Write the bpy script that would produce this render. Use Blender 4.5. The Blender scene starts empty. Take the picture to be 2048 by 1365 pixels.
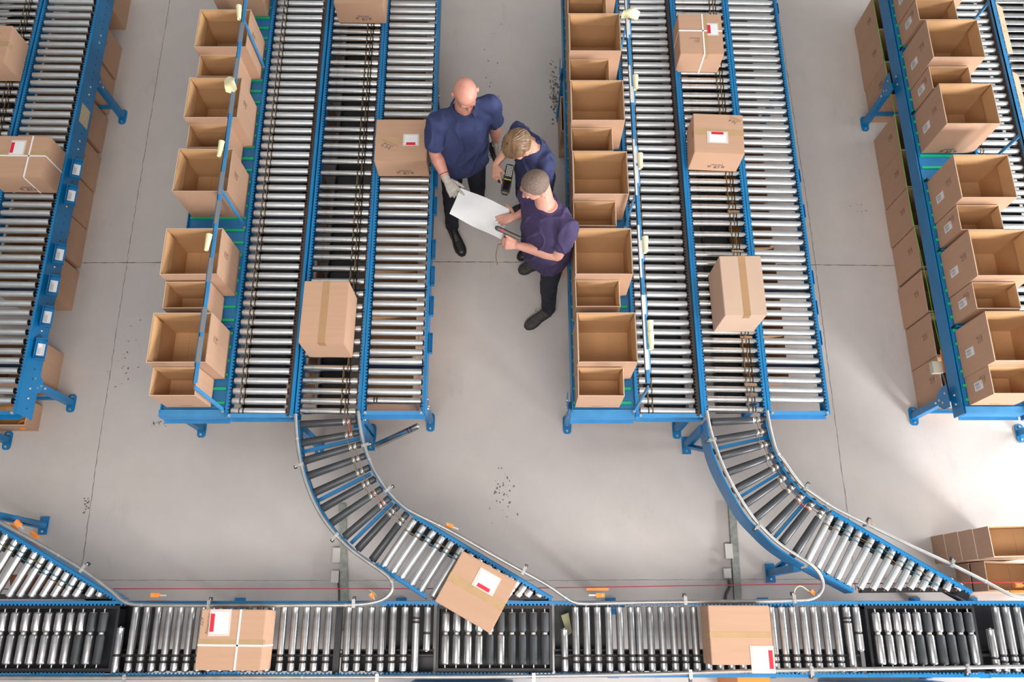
import bpy, bmesh, math, random
from mathutils import Vector, Matrix, noise
random.seed(7)
C = bpy.context.scene.collection
V = Vector
PI = math.pi
# ---------------------------------------------------------------- camera model (the photographer stands on a gantry)
H = 6.5; F = 1639.0; T = math.radians(19.1)
def P(u, v, z=0.0):
    """point on the level plane z that the photograph shows at pixel u, v"""
    x = (u-1024)/F; y = -(v-682.5)/F
    dy = y*math.cos(T)+math.sin(T); dz = y*math.sin(T)-math.cos(T)
    t = (H-z)/-dz
    return V((x*t, dy*t, z))
cam = bpy.data.cameras.new('camera'); cam.sensor_width = 36; cam.lens = F/2048*36
cam.clip_end = 100
camo = bpy.data.objects.new('camera', cam); C.objects.link(camo)
camo.location = (0, 0, H); camo.rotation_euler = (T, 0, 0)
bpy.context.scene.camera = camo
# ---------------------------------------------------------------- materials
def mat(name, col, rough=.5, metal=0, noise_amt=0, nscale=8, bump=0, bscale=40, stretch=(1,1,1), coat=0, spec=.5, rand=0, col2=None):
    m = bpy.data.materials.new(name); m.use_nodes = True
    nt = m.node_tree; N = nt.nodes; L = nt.links
    b = N['Principled BSDF']
    b.inputs['Base Color'].default_value = (*col, 1)
    b.inputs['Roughness'].default_value = rough
    b.inputs['Metallic'].default_value = metal
    b.inputs['Coat Weight'].default_value = coat
    b.inputs['Specular IOR Level'].default_value = spec
    tc = N.new('ShaderNodeTexCoord'); mp = N.new('ShaderNodeMapping')
    mp.inputs['Scale'].default_value = stretch
    L.new(tc.outputs['Object'], mp.inputs['Vector'])
    if noise_amt or rand or col2:
        nz = N.new('ShaderNodeTexNoise'); nz.inputs['Scale'].default_value = nscale; nz.inputs['Detail'].default_value = 6
        L.new(mp.outputs[0], nz.inputs['Vector'])
        mr = N.new('ShaderNodeMapRange')
        mr.inputs['From Min'].default_value = .3; mr.inputs['From Max'].default_value = .7
        L.new(nz.outputs['Fac'], mr.inputs['Value'])
        mx = N.new('ShaderNodeMix'); mx.data_type = 'RGBA'
        c2 = col2 or tuple(max(0, c*(1-noise_amt)) for c in col)
        mx.inputs['A'].default_value = (*col, 1); mx.inputs['B'].default_value = (*c2, 1)
        L.new(mr.outputs[0], mx.inputs['Factor'])
        out = mx.outputs['Result']
        if rand:
            oi = N.new('ShaderNodeObjectInfo'); hs = N.new('ShaderNodeHueSaturation')
            m2 = N.new('ShaderNodeMapRange'); m2.inputs['To Min'].default_value = 1-rand; m2.inputs['To Max'].default_value = 1+rand
            L.new(oi.outputs['Random'], m2.inputs['Value']); L.new(m2.outputs[0], hs.inputs['Value'])
            L.new(out, hs.inputs['Color']); out = hs.outputs['Color']
        L.new(out, b.inputs['Base Color'])
    if bump:
        n2 = N.new('ShaderNodeTexNoise'); n2.inputs['Scale'].default_value = bscale; n2.inputs['Detail'].default_value = 4
        L.new(mp.outputs[0], n2.inputs['Vector'])
        bp = N.new('ShaderNodeBump'); bp.inputs['Strength'].default_value = bump; bp.inputs['Distance'].default_value = .004
        L.new(n2.outputs['Fac'], bp.inputs['Height']); L.new(bp.outputs[0], b.inputs['Normal'])
    return m
BLUE = mat('blue_paint', (.004,.190,.445), .38, noise_amt=.22, nscale=5)
BLUE2 = mat('light_blue_paint', (.045,.255,.53), .42, noise_amt=.2, nscale=9)
DBLUE = mat('dark_blue_steel', (.01,.03,.09), .4, noise_amt=.4)
CARD = mat('cardboard', (.525,.315,.202), .72, noise_amt=.07, nscale=3, stretch=(1,12,1), rand=.05, bump=.12, bscale=60)
CARDIN = mat('cardboard_inside', (.56,.325,.155), .75, noise_amt=.08, nscale=4, rand=.05, bump=.12, bscale=60)
CARDE = mat('cardboard_edge', (.66,.50,.36), .8)
PALECARD = mat('pale_cardboard', (.55,.385,.28), .7, noise_amt=.06, nscale=3, rand=.03)
ZINC = mat('zinc_roller', (.66,.68,.69), .36, .8, noise_amt=.25, nscale=14, stretch=(.6,3,3), rand=.07)
CHROME = mat('worn_chrome_roller', (.66,.655,.64), .22, 1.0, noise_amt=.25, nscale=6, stretch=(3,.6,.6), rand=.12)
MAINR = mat('dull_steel_roller', (.44,.44,.445), .34, .92, noise_amt=.22, nscale=6, stretch=(1,3,1), rand=.10)
PLAINR = mat('pale_zinc_roller', (.62,.635,.64), .38, .78, noise_amt=.18, nscale=14, stretch=(.8,3,3), rand=.06)
CURVER = mat('grey_plastic_roller', (.062,.066,.072), .40, .15, noise_amt=.25, nscale=10, rand=.1)
RUBBER = mat('black_rubber', (.045,.05,.055), .55, noise_amt=.25, nscale=20)
BLACK = mat('black_steel', (.012,.012,.016), .45, noise_amt=.4, nscale=6)
DARKFL = mat('dark_flange', (.05,.045,.045), .5, noise_amt=.4, nscale=10)
GALV = mat('galvanised_tube', (.50,.49,.47), .38, .75, noise_amt=.25, nscale=12)
STEEL = mat('bolt_steel', (.6,.58,.55), .35, .8)
BELT = mat('amber_drive_belt', (.22,.15,.07), .4)
REDBELT = mat('red_drive_belt', (.50,.09,.04), .4)
TEALBAND = mat('teal_band', (.02,.16,.22), .5)
GREEN = mat('green_strip', (.0,.46,.20), .45)
WHITE = mat('white_paper', (.80,.80,.80), .6, noise_amt=.05)
RED = mat('red_print', (.62,.01,.03), .5)
TAPE = mat('clear_brown_tape', (.49,.315,.16), .22, noise_amt=.12, nscale=12)
TAPED = mat('brown_tape', (.43,.25,.12), .25, noise_amt=.12, nscale=12)
STRAP = mat('white_strap', (.85,.83,.80), .4)
INK = mat('printed_ink', (.03,.035,.09), .7)
STAMP = mat('faded_stamp_ink', (.27,.165,.115), .7)
PEN = mat('pen_ink', (.17,.11,.08), .7)
POUCH = mat('plastic_pouch', (.68,.58,.52), .15)
NOTE = mat('yellow_note_paper', (.82,.76,.46), .6)
ORANGE = mat('orange_plastic', (.85,.25,.03), .4)
GREYCARD = mat('grey_card_insert', (.22,.21,.20), .5)
CABLE = mat('dark_cable', (.06,.05,.045), .5)
LIME = mat('lime_cord', (.17,.55,.03), .5)
REDCORD = mat('red_pull_cord', (.65,.03,.06), .5)
BEIGEP = mat('beige_plastic', (.55,.50,.40), .5)
# ---------------------------------------------------------------- mesh helper
class MB:
    def __init__(s): s.v = []; s.f = []; s.m = []; s.sm = []
    def add(s, vs, fs, mi=0, smooth=False):
        o = len(s.v); s.v += [V(p) for p in vs]
        s.f += [tuple(i+o for i in f) for f in fs]; s.m += [mi]*len(fs); s.sm += [smooth]*len(fs)
        return s
    def box(s, x0, x1, y0, y1, z0, z1, mi=0, M=None):
        vs = [V((x, y, z)) for z in (z0, z1) for y in (y0, y1) for x in (x0, x1)]
        if M: vs = [M @ p for p in vs]
        return s.add(vs, [(0,2,3,1),(4,5,7,6),(0,1,5,4),(2,6,7,3),(0,4,6,2),(1,3,7,5)], mi)
    def bar(s, a, b, w, h, mi=0, up=V((0,0,1))):
        """rectangular bar from a to b"""
        a = V(a); b = V(b); d = (b-a).normalized()
        if abs(d.dot(up)) > .98: up = V((0,1,0))
        x = d.cross(up).normalized()*w/2; y = x.cross(d).normalized()*h/2
        vs = [p+i*x+j*y for p in (a, b) for i, j in ((-1,-1),(1,-1),(1,1),(-1,1))]
        return s.add(vs, [(3,2,1,0),(4,5,6,7),(0,1,5,4),(1,2,6,5),(2,3,7,6),(3,0,4,7)], mi)
    def lathe(s, a, b, prof, mi=0, n=20, smooth=True):
        """prof: list of (distance along a->b, radius[, material])"""
        a = V(a); b = V(b); d = (b-a).normalized()
        up = V((0,0,1)) if abs(d.z) < .9 else V((1,0,0))
        x = d.cross(up).normalized(); y = d.cross(x).normalized()
        vs = []
        for t, r, *_ in prof:
            for k in range(n):
                an = 2*PI*k/n; vs.append(a+d*t+(x*math.cos(an)+y*math.sin(an))*r)
        o = len(s.v); s.v += vs
        for i in range(len(prof)-1):
            mm = prof[i+1][2] if len(prof[i+1]) > 2 else mi
            for k in range(n):
                k2 = (k+1) % n
                s.f.append((o+i*n+k, o+i*n+k2, o+(i+1)*n+k2, o+(i+1)*n+k)); s.m.append(mm); s.sm.append(smooth)
        m0 = prof[0][2] if len(prof[0]) > 2 else mi
        m1 = prof[-1][2] if len(prof[-1]) > 2 else mi
        s.f.append(tuple(o+k for k in reversed(range(n)))); s.m.append(m0); s.sm.append(False)
        s.f.append(tuple(o+(len(prof)-1)*n+k for k in range(n))); s.m.append(m1); s.sm.append(False)
        return s
    def tube(s, pts, r, mi=0, n=10, closed=False):
        pts = [V(p) for p in pts]; m = len(pts); rings = []
        pn = None
        for i, p in enumerate(pts):
            if closed: d = pts[(i+1) % m]-pts[i-1]
            else: d = pts[min(i+1, m-1)]-pts[max(i-1, 0)]
            d.normalize()
            if pn is None:
                up = V((0,0,1)) if abs(d.z) < .9 else V((1,0,0)); pn = d.cross(up).normalized()
            else:
                pn = (pn-d*pn.dot(d)).normalized()
            q = d.cross(pn)
            rr = r[i] if isinstance(r, (list, tuple)) else r
            rings.append([p+(pn*math.cos(2*PI*k/n)+q*math.sin(2*PI*k/n))*rr for k in range(n)])
        o = len(s.v)
        for g in rings: s.v += g
        for i in range(m if closed else m-1):
            j = (i+1) % m
            for k in range(n):
                k2 = (k+1) % n
                s.f.append((o+i*n+k, o+i*n+k2, o+j*n+k2, o+j*n+k)); s.m.append(mi); s.sm.append(True)
        if not closed:
            s.f.append(tuple(o+k for k in reversed(range(n)))); s.m.append(mi); s.sm.append(False)
            s.f.append(tuple(o+(m-1)*n+k for k in range(n))); s.m.append(mi); s.sm.append(False)
        return s
    def prism(s, poly, a, b, mi=0):
        """poly: 2-D outline given as 3-D points, swept by vector b-a"""
        d = V(b)-V(a); n = len(poly); ps = [V(p) for p in poly]
        vs = ps+[p+d for p in ps]
        fs = [tuple(reversed(range(n))), tuple(range(n, 2*n))]+[(i, (i+1) % n, n+(i+1) % n, n+i) for i in range(n)]
        return s.add(vs, fs, mi)
    def wallpath(s, pts, th, z0, z1, mi=0):
        """upright plate following a path of xy points"""
        pts = [V((p[0], p[1], 0)) for p in pts]; n = len(pts); L = []; R = []
        for i, p in enumerate(pts):
            d = (pts[min(i+1, n-1)]-pts[max(i-1, 0)]).normalized(); q = V((-d.y, d.x, 0))*th/2
            L.append(p+q); R.append(p-q)
        vs = [];
        for i in range(n):
            for p in (L[i], R[i]):
                vs.append(V((p.x, p.y, z0))); vs.append(V((p.x, p.y, z1)))
        fs = [(0,2,3,1)]
        for i in range(n-1):
            a = i*4; b = a+4
            fs += [(a, a+1, b+1, b), (a+3, a+2, b+2, b+3), (a+1, a+3, b+3, b+1), (a+2, a, b, b+2)]
        e = (n-1)*4; fs.append((e+1, e+3, e+2, e))
        return s.add(vs, fs, mi)
    def mesh(s, name, mats, org=(0,0,0)):
        me = bpy.data.meshes.new(name); org = V(org)
        me.from_pydata([p-org for p in s.v], [], s.f)
        for m in (mats if isinstance(mats, (list, tuple)) else [mats]): me.materials.append(m)
        for i, p in enumerate(me.polygons):
            p.material_index = s.m[i]; p.use_smooth = s.sm[i]
        me.update()
        bm = bmesh.new(); bm.from_mesh(me); bmesh.ops.recalc_face_normals(bm, faces=bm.faces); bm.to_mesh(me); bm.free()
        if any(s.sm): me.set_sharp_from_angle(angle=math.radians(38))
        return me
def link(name, me, parent=None, loc=(0,0,0), rz=0, label=None):
    o = bpy.data.objects.new(name, me); C.objects.link(o); o.location = loc
    if rz: o.rotation_euler = (0,0,rz)
    if parent: o.parent = parent
    if label: o['label'] = label
    return o
def tag(o, label, cat, group=None, kind=None):
    o['label'] = label; o['category'] = cat
    if group: o['group'] = group
    if kind: o['kind'] = kind
    return o
def thing(name, label, cat, loc=(0,0,0), group=None):
    o = bpy.data.objects.new(name, None); C.objects.link(o); o.location = loc; o.empty_display_size = .1
    return tag(o, label, cat, group)
def part(root, name, mb, mats, label=None, org=None):
    """a part modelled in world coordinates, hung under its thing"""
    r = root; off = V((0,0,0))
    while r is not None: off += V(r.location); r = r.parent
    return link(name, mb.mesh(name, mats, off), root, label=label)
def part_at(root, name, me, wloc, rz=0, label=None):
    return link(name, me, root, V(wloc)-V(root.location), rz, label)
_tx = {}
def text(s, size, shear=0):
    k = (s, size, shear)
    if k not in _tx:
        cu = bpy.data.curves.new('lettering', 'FONT'); cu.body = s; cu.size = size; cu.align_x = 'CENTER'; cu.align_y = 'CENTER'
        cu.shear = shear; cu.resolution_u = 3
        o = bpy.data.objects.new('lettering', cu); C.objects.link(o)
        dg = bpy.context.evaluated_depsgraph_get()
        me = bpy.data.meshes.new_from_object(o.evaluated_get(dg))
        _tx[k] = ([v.co.copy() for v in me.vertices], [tuple(p.vertices) for p in me.polygons])
        bpy.data.objects.remove(o); bpy.data.curves.remove(cu); bpy.data.meshes.remove(me)
    return _tx[k]
def put_text(mb, s, size, M, mi=0, shear=0):
    vs, fs = text(s, size, shear); mb.add([M @ p for p in vs], fs, mi)
def smooth_path(pts, n=6, closed=False):
    pts = [V(p) for p in pts]; out = []; m = len(pts)
    for i in range(m-1):
        p0 = pts[max(i-1, 0)]; p1 = pts[i]; p2 = pts[i+1]; p3 = pts[min(i+2, m-1)]
        for k in range(n):
            t = k/n
            out.append(.5*((2*p1)+(p2-p0)*t+(2*p0-5*p1+4*p2-p3)*t*t+(3*p1-p0-3*p2+p3)*t**3))
    out.append(pts[-1]); return out
# ---------------------------------------------------------------- floor
def floor_material():
    m = bpy.data.materials.new('painted_concrete_floor'); m.use_nodes = True
    nt = m.node_tree; N = nt.nodes; L = nt.links; b = N['Principled BSDF']
    tc = N.new('ShaderNodeTexCoord')
    def nz(scale, detail=5, rough=.55, stretch=(1,1,1)):
        mp = N.new('ShaderNodeMapping'); mp.inputs['Scale'].default_value = stretch
        L.new(tc.outputs['Object'], mp.inputs['Vector'])
        n = N.new('ShaderNodeTexNoise'); n.inputs['Scale'].default_value = scale; n.inputs['Detail'].default_value = detail
        n.inputs['Roughness'].default_value = rough; L.new(mp.outputs[0], n.inputs['Vector']); return n.outputs['Fac']
    def ramp(inp, a, b_, ca, cb):
        r = N.new('ShaderNodeValToRGB'); r.color_ramp.elements[0].position = a; r.color_ramp.elements[1].position = b_
        r.color_ramp.elements[0].color = (*ca, 1); r.color_ramp.elements[1].color = (*cb, 1); L.new(inp, r.inputs[0]); return r.outputs[0]
    def mul(a, b_):
        x = N.new('ShaderNodeMix'); x.data_type = 'RGBA'; x.blend_type = 'MULTIPLY'; x.inputs['Factor'].default_value = 1
        L.new(a, x.inputs['A']); L.new(b_, x.inputs['B']); return x.outputs['Result']
    base = ramp(nz(.7, 4), .35, .65, (.560,.500,.458), (.515,.475,.455))
    c = mul(base, ramp(nz(5, 8, .7), .3, .7, (.93,.93,.93), (1,1,1)))
    c = mul(c, ramp(nz(60, 3, .6), .26, .36, (.90,.90,.90), (1,1,1)))
    c = mul(c, ramp(nz(16, 6, .8), .25, .31, (.62,.60,.58), (1,1,1)))
    c = mul(c, ramp(nz(2.2, 7, .75, (1, .35, 1)), .28, .42, (.84,.83,.82), (1,1,1)))
    L.new(c, b.inputs['Base Color'])
    r = ramp(nz(1.6, 6, .6), .3, .7, (.30,)*3, (.44,)*3); L.new(r, b.inputs['Roughness'])
    b.inputs['Specular IOR Level'].default_value = .5
    bp = N.new('ShaderNodeBump'); bp.inputs['Strength'].default_value = .06; bp.inputs['Distance'].default_value = .01
    L.new(nz(9, 8, .65), bp.inputs['Height']); L.new(bp.outputs[0], b.inputs['Normal'])
    return m
FLOOR = floor_material()
fl = link('floor', MB().box(-11, 11, -6, 14, -.15, 0).mesh('floor', FLOOR)); fl['kind'] = 'structure'
WALLM = mat('painted_wall', (.45,.45,.44), .8, noise_amt=.05, nscale=1)
for n, b in (('wall_north', (-11,11,14,14.2)), ('wall_south', (-11,11,-6.2,-6)), ('wall_east', (9.4,9.6,-6,14)), ('wall_west', (-11.2,-11,-6,14))):
    o = link(n, MB().box(*b, 0, 9).mesh(n, WALLM)); o['kind'] = 'structure'
# saw-cut joints: thin ragged dark lines
JOINT = mat('joint_filler', (.11,.095,.085), .8)
def crack(pts, w, jitter, seed):
    rnd = random.Random(seed); mb = MB(); out = []
    for a, b in zip(pts, pts[1:]):
        a = V(a); b = V(b); n = max(2, int((b-a).length/.03)); d = (b-a).normalized(); q = V((-d.y, d.x, 0))
        for i in range(n): out.append((a.lerp(b, i/n)+q*rnd.uniform(-jitter, jitter), q, w*rnd.uniform(.35, 1.25)))
    vs = []; fs = []
    for p, q, ww in out: vs += [p+q*ww+V((0,0,.0012)), p-q*ww+V((0,0,.0012))]
    for i in range(len(out)-1): fs.append((2*i, 2*i+1, 2*i+3, 2*i+2))
    return mb.add(vs, fs)
trims = [crack([P(375,-230,0), P(340,0,0), P(265,455,0), P(195,910,0), P(165,1127,0), P(158,1190,0)], .0020, .0035, 1),
         crack([P(1520,-230,0), P(1553,0,0), P(1621,455,0), P(1679,910,0), P(1695,1022,0), P(1712,1190,0)], .0019, .0035, 2),
         crack([P(150,526,0), P(870,524,0), P(1040,525,0), P(1630,530,0), P(1800,532,0)], .003, .0015, 3),
         crack([P(-400,1161,0), P(1024,1162,0), P(2400,1156,0)], .0011, .002, 4)]
for i, t in enumerate(trims):
    o = link('trim_%d' % (i+1), t.mesh('floor_joint', JOINT)); o['kind'] = 'structure'
    o['label'] = ['ragged floor joint in the left aisle', 'ragged floor joint in the right aisle', 'thin floor joint across the aisles', 'thin floor joint beside the front conveyor'][i]
# scuffs and black marks on the floor
def scuffs(cx, cy, sx, sy, n, seed, size=.012):
    rnd = random.Random(seed); mb = MB()
    for i in range(n):
        x = rnd.gauss(cx, sx); y = rnd.gauss(cy, sy); r = size*rnd.uniform(.2, 1); a0 = rnd.uniform(0, PI); st = rnd.uniform(1, 2.6)
        vs = []
        k = 9
        for j in range(k):
            an = 2*PI*j/k; rr = r*rnd.uniform(.6, 1.2); p = V((rr*math.cos(an)*st, rr*math.sin(an), 0)); p.rotate(Matrix.Rotation(a0, 3, 'Z'))
            vs.append(V((x, y, .0012+i*.00003))+p)
        mb.add(vs, [tuple(range(k))])
    return mb
SCUFF = mat('black_scuff', (.17,.15,.135), .8, noise_amt=.4, nscale=60)
STAIN = mat('dark_grime', (.24,.21,.19), .8, noise_amt=.4, nscale=40)
for i, (u, v, su, sv, n, sz, lb) in enumerate([(1003,985,.05,.10,44,.008,'cluster of black scuff marks on the floor before the middle aisle'),
        (172,1012,.010,.04,22,.007,'small black mark beside the left floor joint'),
        (1109,190,.022,.15,170,.008,'dark grime patch on the floor beside the middle shelf'),
        (255,705,.05,.12,26,.006,'faint scuffs on the left aisle floor'),
        (315,847,.03,.012,26,.006,'pale brown footprint mark by the left shelf'),
        (985,170,.05,.25,26,.005,'small specks along the middle aisle floor'),
        (1720,410,.05,.04,16,.004,'small specks on the right aisle floor')]):
    p = P(u, v, 0)
    o = link('floor_stain', scuffs(p.x, p.y, su, sv, n, 20+i, sz).mesh('floor_stain', SCUFF if i not in (4,) else STAIN)); o['kind'] = 'structure'; o['label'] = lb
# ---------------------------------------------------------------- rollers
RZ = .75; RR = .025
def grooves(L, at, r=RR, gm=1, w=.006, depth=.005, capm=2, cap=True, mm=0, dirt=None):
    """roller profile of length L with grooves centred at the distances `at`"""
    pr = []
    if cap: pr += [(-.006, .009, capm), (.0, .009, capm), (.0, r*.86, capm), (.004, r*.9, capm)]
    pr += [(.004, r*.97, mm), (.007, r, mm)]
    for g in sorted(at):
        pr += [(g-w, r, mm), (g-w*.35, r-depth, gm), (g+w*.35, r-depth, gm), (g+w, r, mm)]
    pr += [(L-.007, r, mm), (L-.004, r*.97, mm)]
    if cap: pr += [(L-.004, r*.9, capm), (L, r*.86, capm), (L, .009, capm), (L+.006, .009, capm)]
    return pr
def roller_mesh(name, L, at, mats, **kw):
    return MB().lathe((-L/2,0,0), (L/2,0,0), grooves(L, at, **kw)).mesh(name, mats)
CAPR = mat('orange_rimmed_cap', (.20,.07,.04), .5)
rm_A = roller_mesh('roller', .400, (.062, .092), [ZINC, DARKFL, CAPR])
rm_B = roller_mesh('roller', .405, (.295, .325, .345), [CHROME, DARKFL, CAPR])
rm_A4 = roller_mesh('roller', .350, (.035, .06), [PLAINR, DARKFL, CAPR])
rm_C = roller_mesh('roller', .395, (), [PLAINR, DARKFL, BLACK])
rm_C2 = roller_mesh('roller', .395, (.055, .075), [CHROME, DARKFL, CAPR])
rm_Cd = roller_mesh('roller', .395, (), [ZINC, DARKFL, BLACK])
def teeth_frame(mb, x, inward, y0, y1, z=.778, depth=.15, fl=.022, tooth=.010, mi=0, pitch=.0252, lip=True, out=0):
    """side channel: upright web at x, top flange with a toothed inner edge; inward=+1/-1"""
    x2 = x+inward*fl
    mb.box(min(x, x2), max(x, x2), y0, y1, z-.004, z, mi)
    mb.box(x-.002, x+.002, y0, y1, z-depth, z-.004, mi)
    mb.box(min(x, x2), max(x, x2), y0, y1, z-depth, z-depth+.003, mi)
    n = int((y1-y0)/pitch)
    for i in range(n):
        y = y0+i*pitch+.004; a = x2; b = x2+inward*tooth
        mb.box(min(a, b), max(a, b), y, y+pitch*.52, z-.004, z-.0005, mi)
def gap_to_belts(root, xs, ys, r=.0022, mats=BELT, mesh_cache={}):
    for k, (a, b) in enumerate(zip(ys, ys[1:])):
        if abs(a-b) > .16: continue
        d = abs(a-b); key = round(d, 3)
        if key not in mesh_cache:
            mb = MB(); R = RR-.002; pts = []
            for i in range(7): an = PI/2*(-1)+PI*i/6; pts.append(V((0, d/2+R*math.cos(an), R*math.sin(an))))
            for i in range(7): an = PI/2+PI*i/6; pts.append(V((0, -d/2+R*math.cos(an), R*math.sin(an))))
            mb.tube(pts, r, closed=True, n=6); mesh_cache[key] = mb.mesh('drive_belt', [BELT])
        part_at(root, 'drive_belt', mesh_cache[key], (xs[k % len(xs)], (a+b)/2, RZ))
SK = .0
def Y_of(u, vs, v0=0.0, sc=3.0):
    return [P(u, v0+y/sc, RZ).y for y in vs]
YTOP = 5.62
def extend(ys, pitch=.0755, top=5.5):
    ys = sorted(ys, reverse=True); e = []
    y = ys[0]+pitch
    while y < top: e.append(y); y += pitch
    return list(reversed(e))+ys
yA2 = extend(Y_of(560, [22,65,108,150,193,238,283,327,371,415,460,507,552,598,645,691,738,786,833,881,930,979,1029,1078,1129,1181,1232,1283,1335])+Y_of(560, [20,75,128,182,236,291,346,402,458,514,571,628,686,745,804,863,923,985,1045,1105], 455))
yB2 = extend(Y_of(700, [35,77,118,150,193,235,280,322,380,425,457,503,548,595,655,718,780,830,880,928,973,1042,1125,1178,1227,1280,1332])+Y_of(700, [20,75,127,182,250,325,400,477,530,608,687,765,845,922,985,1045,1105], 455))
yC2 = extend(Y_of(800, [28,70,110,155,197,240,285,328,372,415,460,507,552,598,643,690,737,785,833,882,932,982,1032,1082,1132,1183,1235,1285,1338])+Y_of(800, [25,78,132,185,240,295,350,405,460,517,575,632,692,750,806,868,928,988,1042], 455))
yA3 = extend(Y_of(1300, [12,50,90,132,175,217,260,302,347,392,435,480,525,568,613,660,705,750,800,848,893,943,993,1043,1092,1141,1192,1243,1293,1343])+Y_of(1300, [33,87,136,188,243,298,352,405,460,516,574,630,690,747,805,863,922,983,1043,1103], 455))
yB3 = extend(Y_of(1430, [15,52,92,134,177,220,263,306,350,395,440,485,525,575,618,662,710,757,804,851,898,946,995,1043,1092,1140,1192,1243,1295,1343])+Y_of(1430, [45,117,165,218,290,345,402,458,512,570,630,683,740,797,857,915,973,1033,1093], 455))
yC3 = extend(Y_of(1500, [20,62,107,150,190,232,275,318,360,403,450,493,537,580,625,670,718,765,812,858,907,955,1002,1050,1097,1147,1197,1247,1295,1345])+Y_of(1590, [40,90,157,195,245,300,355,410,463,518,575,631,687,744,802,860,918,976,1033], 455))
yC1 = extend(Y_of(150, [12,52,95,140,182,225,270,315,360,407,455,500,547,595,640,687,735,780,830,878,928,978,1028,1078,1128,1180,1230,1280,1332])+Y_of(60, [20,75,128,182,237,290,345,400,457,512,570,628,685,743,800,860,920,980,1040], 455))
yB1 = extend(Y_of(60, [10,45,88,133,177,220,262,306,350,395,440,478,510,557,605,668,718,765,805,850,900,950,1000,1050,1100,1150]), top=5.5)+[1.9-.0755*i for i in range(5)]
yB1 = sorted(set(round(y, 3) for y in yB1), reverse=True)
yA4 = [5.5-.0755*i for i in range(54)]
yB4 = [5.48-.0755*i for i in range(54)]
def leg(root, x, y, zt=.60, side=1, plate_dy=0, w=.05, brace=None):
    """post with a bolted gusset at the top and a floor plate; side = which way the gusset faces"""
    mb = MB().box(x-w/2, x+w/2, y-w/2, y+w/2, .012, zt)
    for k in range(3): mb.lathe((x+side*w/2, y, zt-.05-.05*k), (x+side*(w/2+.006), y, zt-.05-.05*k), [(0,.011,1),(.006,.009,1)], n=8)
    o = part(root, 'leg', mb, [BLUE, STEEL])
    f = MB(); vs = []
    for i in range(16):
        an = 2*PI*i/16; vs.append(V((x+.034*math.copysign(min(1, abs(math.cos(an))*1.3), math.cos(an)), y+plate_dy+.075*math.copysign(min(1, abs(math.sin(an))*1.15), math.sin(an)), .0005)))
    f.prism(vs, (0,0,0), (0,0,.011))
    for dy in (-.052, .052): f.lathe((x, y+plate_dy+dy, .011), (x, y+plate_dy+dy, .02), [(0,.011,1),(.009,.009,1)], n=8)
    part(o, 'foot_plate', f, [BLUE, STEEL])
    g = MB(); gv = []
    xg = x+side*.03
    for (dy, z) in ((-.085, zt+.06), (.085, zt+.06), (.085, zt-.02), (.05, zt-.085), (.02, zt-.11), (-.02, zt-.11), (-.05, zt-.085), (-.085, zt-.02)):
        gv.append(V((xg-.003, y+dy, z)))
    g.prism(gv, (0,0,0), (side*.005, 0, 0))
    for dy, z in ((-.03, zt-.03), (.03, zt+.02), (0, zt-.075)): g.lathe((xg, y+dy, z), (xg+side*.010, y+dy, z), [(0,.010,1),(.01,.009,1)], n=8)
    part(o, 'gusset', g, [BLUE, STEEL])
    if brace: part(o, 'brace', MB().bar((x, y, .16), brace, .024, .03), BLUE)
    return o
def lane(name, label, x0, x1, ys, rmesh, yend, left=('B',BLUE), right=('B',BLUE), depthL=.13, depthR=.13, belts=None, shade_tray=None, ytop=YTOP, group='roller conveyor lanes', skew=0.0, special=None, gapL=.030, gapR=.030):
    cx = (x0+x1)/2; t = thing(name, label, 'conveyor', (cx, yend, 0), group)
    for (st, m), x, s, dp in ((left, x0-gapL, 1, depthL), (right, x1+gapR, -1, depthR)):
        mb = MB(); teeth_frame(mb, x, s, yend-.02, ytop, depth=dp, fl=.016 if st != 'W' else .02, mi=0)
        part(t, 'side_frame', mb, [m, STEEL])
    for i, y in enumerate(ys):
        me = special[i] if special and i in special else rmesh
        part_at(t, 'roller', me, (cx, y, RZ), rz=-skew)
    if belts: gap_to_belts(t, belts, ys)
    if shade_tray:
        z0, w = shade_tray
        part(t, 'drive_or_shade_tray', MB().box(cx-w/2, cx+w/2, yend+.04, ytop, z0-.004, z0).box(cx-w/2, cx-w/2+.01, yend+.04, ytop, z0, z0+.05).box(cx+w/2-.01, cx+w/2, yend+.04, ytop, z0, z0+.05), BLACK)  # added black sheet, stands in for the shade seen between the lane rollers
    y = yend+.35; cm = MB().box(-(x1-x0)/2-.02, (x1-x0)/2+.02, 0, .04, .63, .665).mesh('cross_member', DBLUE)
    while y < ytop-.1: part_at(t, 'cross_member', cm, (cx, y, 0)); y += .62
    return t
def end_bar(t, x0, x1, y, m=BLUE2, z1=.775, h=.09, flange=.028, bolts=True):
    mb = MB().box(x0, x1, y-.004, y, z1-h, z1).box(x0, x1, y-flange, y-.004, z1-.004, z1).box(x0, x1, y-flange-.012, y, z1-h-.003, z1-h)
    if bolts:
        for x in (x0+.022, x1-.022): mb.lathe((x, y-.016, z1), (x, y-.016, z1+.008), [(0,.011,1),(.008,.009,1)], n=10)
    part(t, 'end_bar', mb, [m, STEEL])
skw = 0.014
L_A2 = lane('roller_conveyor', 'roller conveyor lane beside the left carton shelf, belt grooves near its left', -2.030, -1.620, yA2, rm_A, 1.43, right=('W', DARKFL), belts=(-1.967, -1.937), shade_tray=(.64,.3), skew=skw)
L_B2 = lane('roller_conveyor', 'worn shiny roller lane feeding the left curve', -1.528, -1.118, yB2, rm_B, 1.43, belts=(-1.232, -1.202), shade_tray=(.62,.22), skew=skw)
L_C2 = lane('roller_conveyor', 'plain roller lane beside the bald worker', -1.052, -.655, yC2, rm_C, 1.455, depthR=.14, skew=skw, special={len(yC2)-1: rm_C2})
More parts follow.
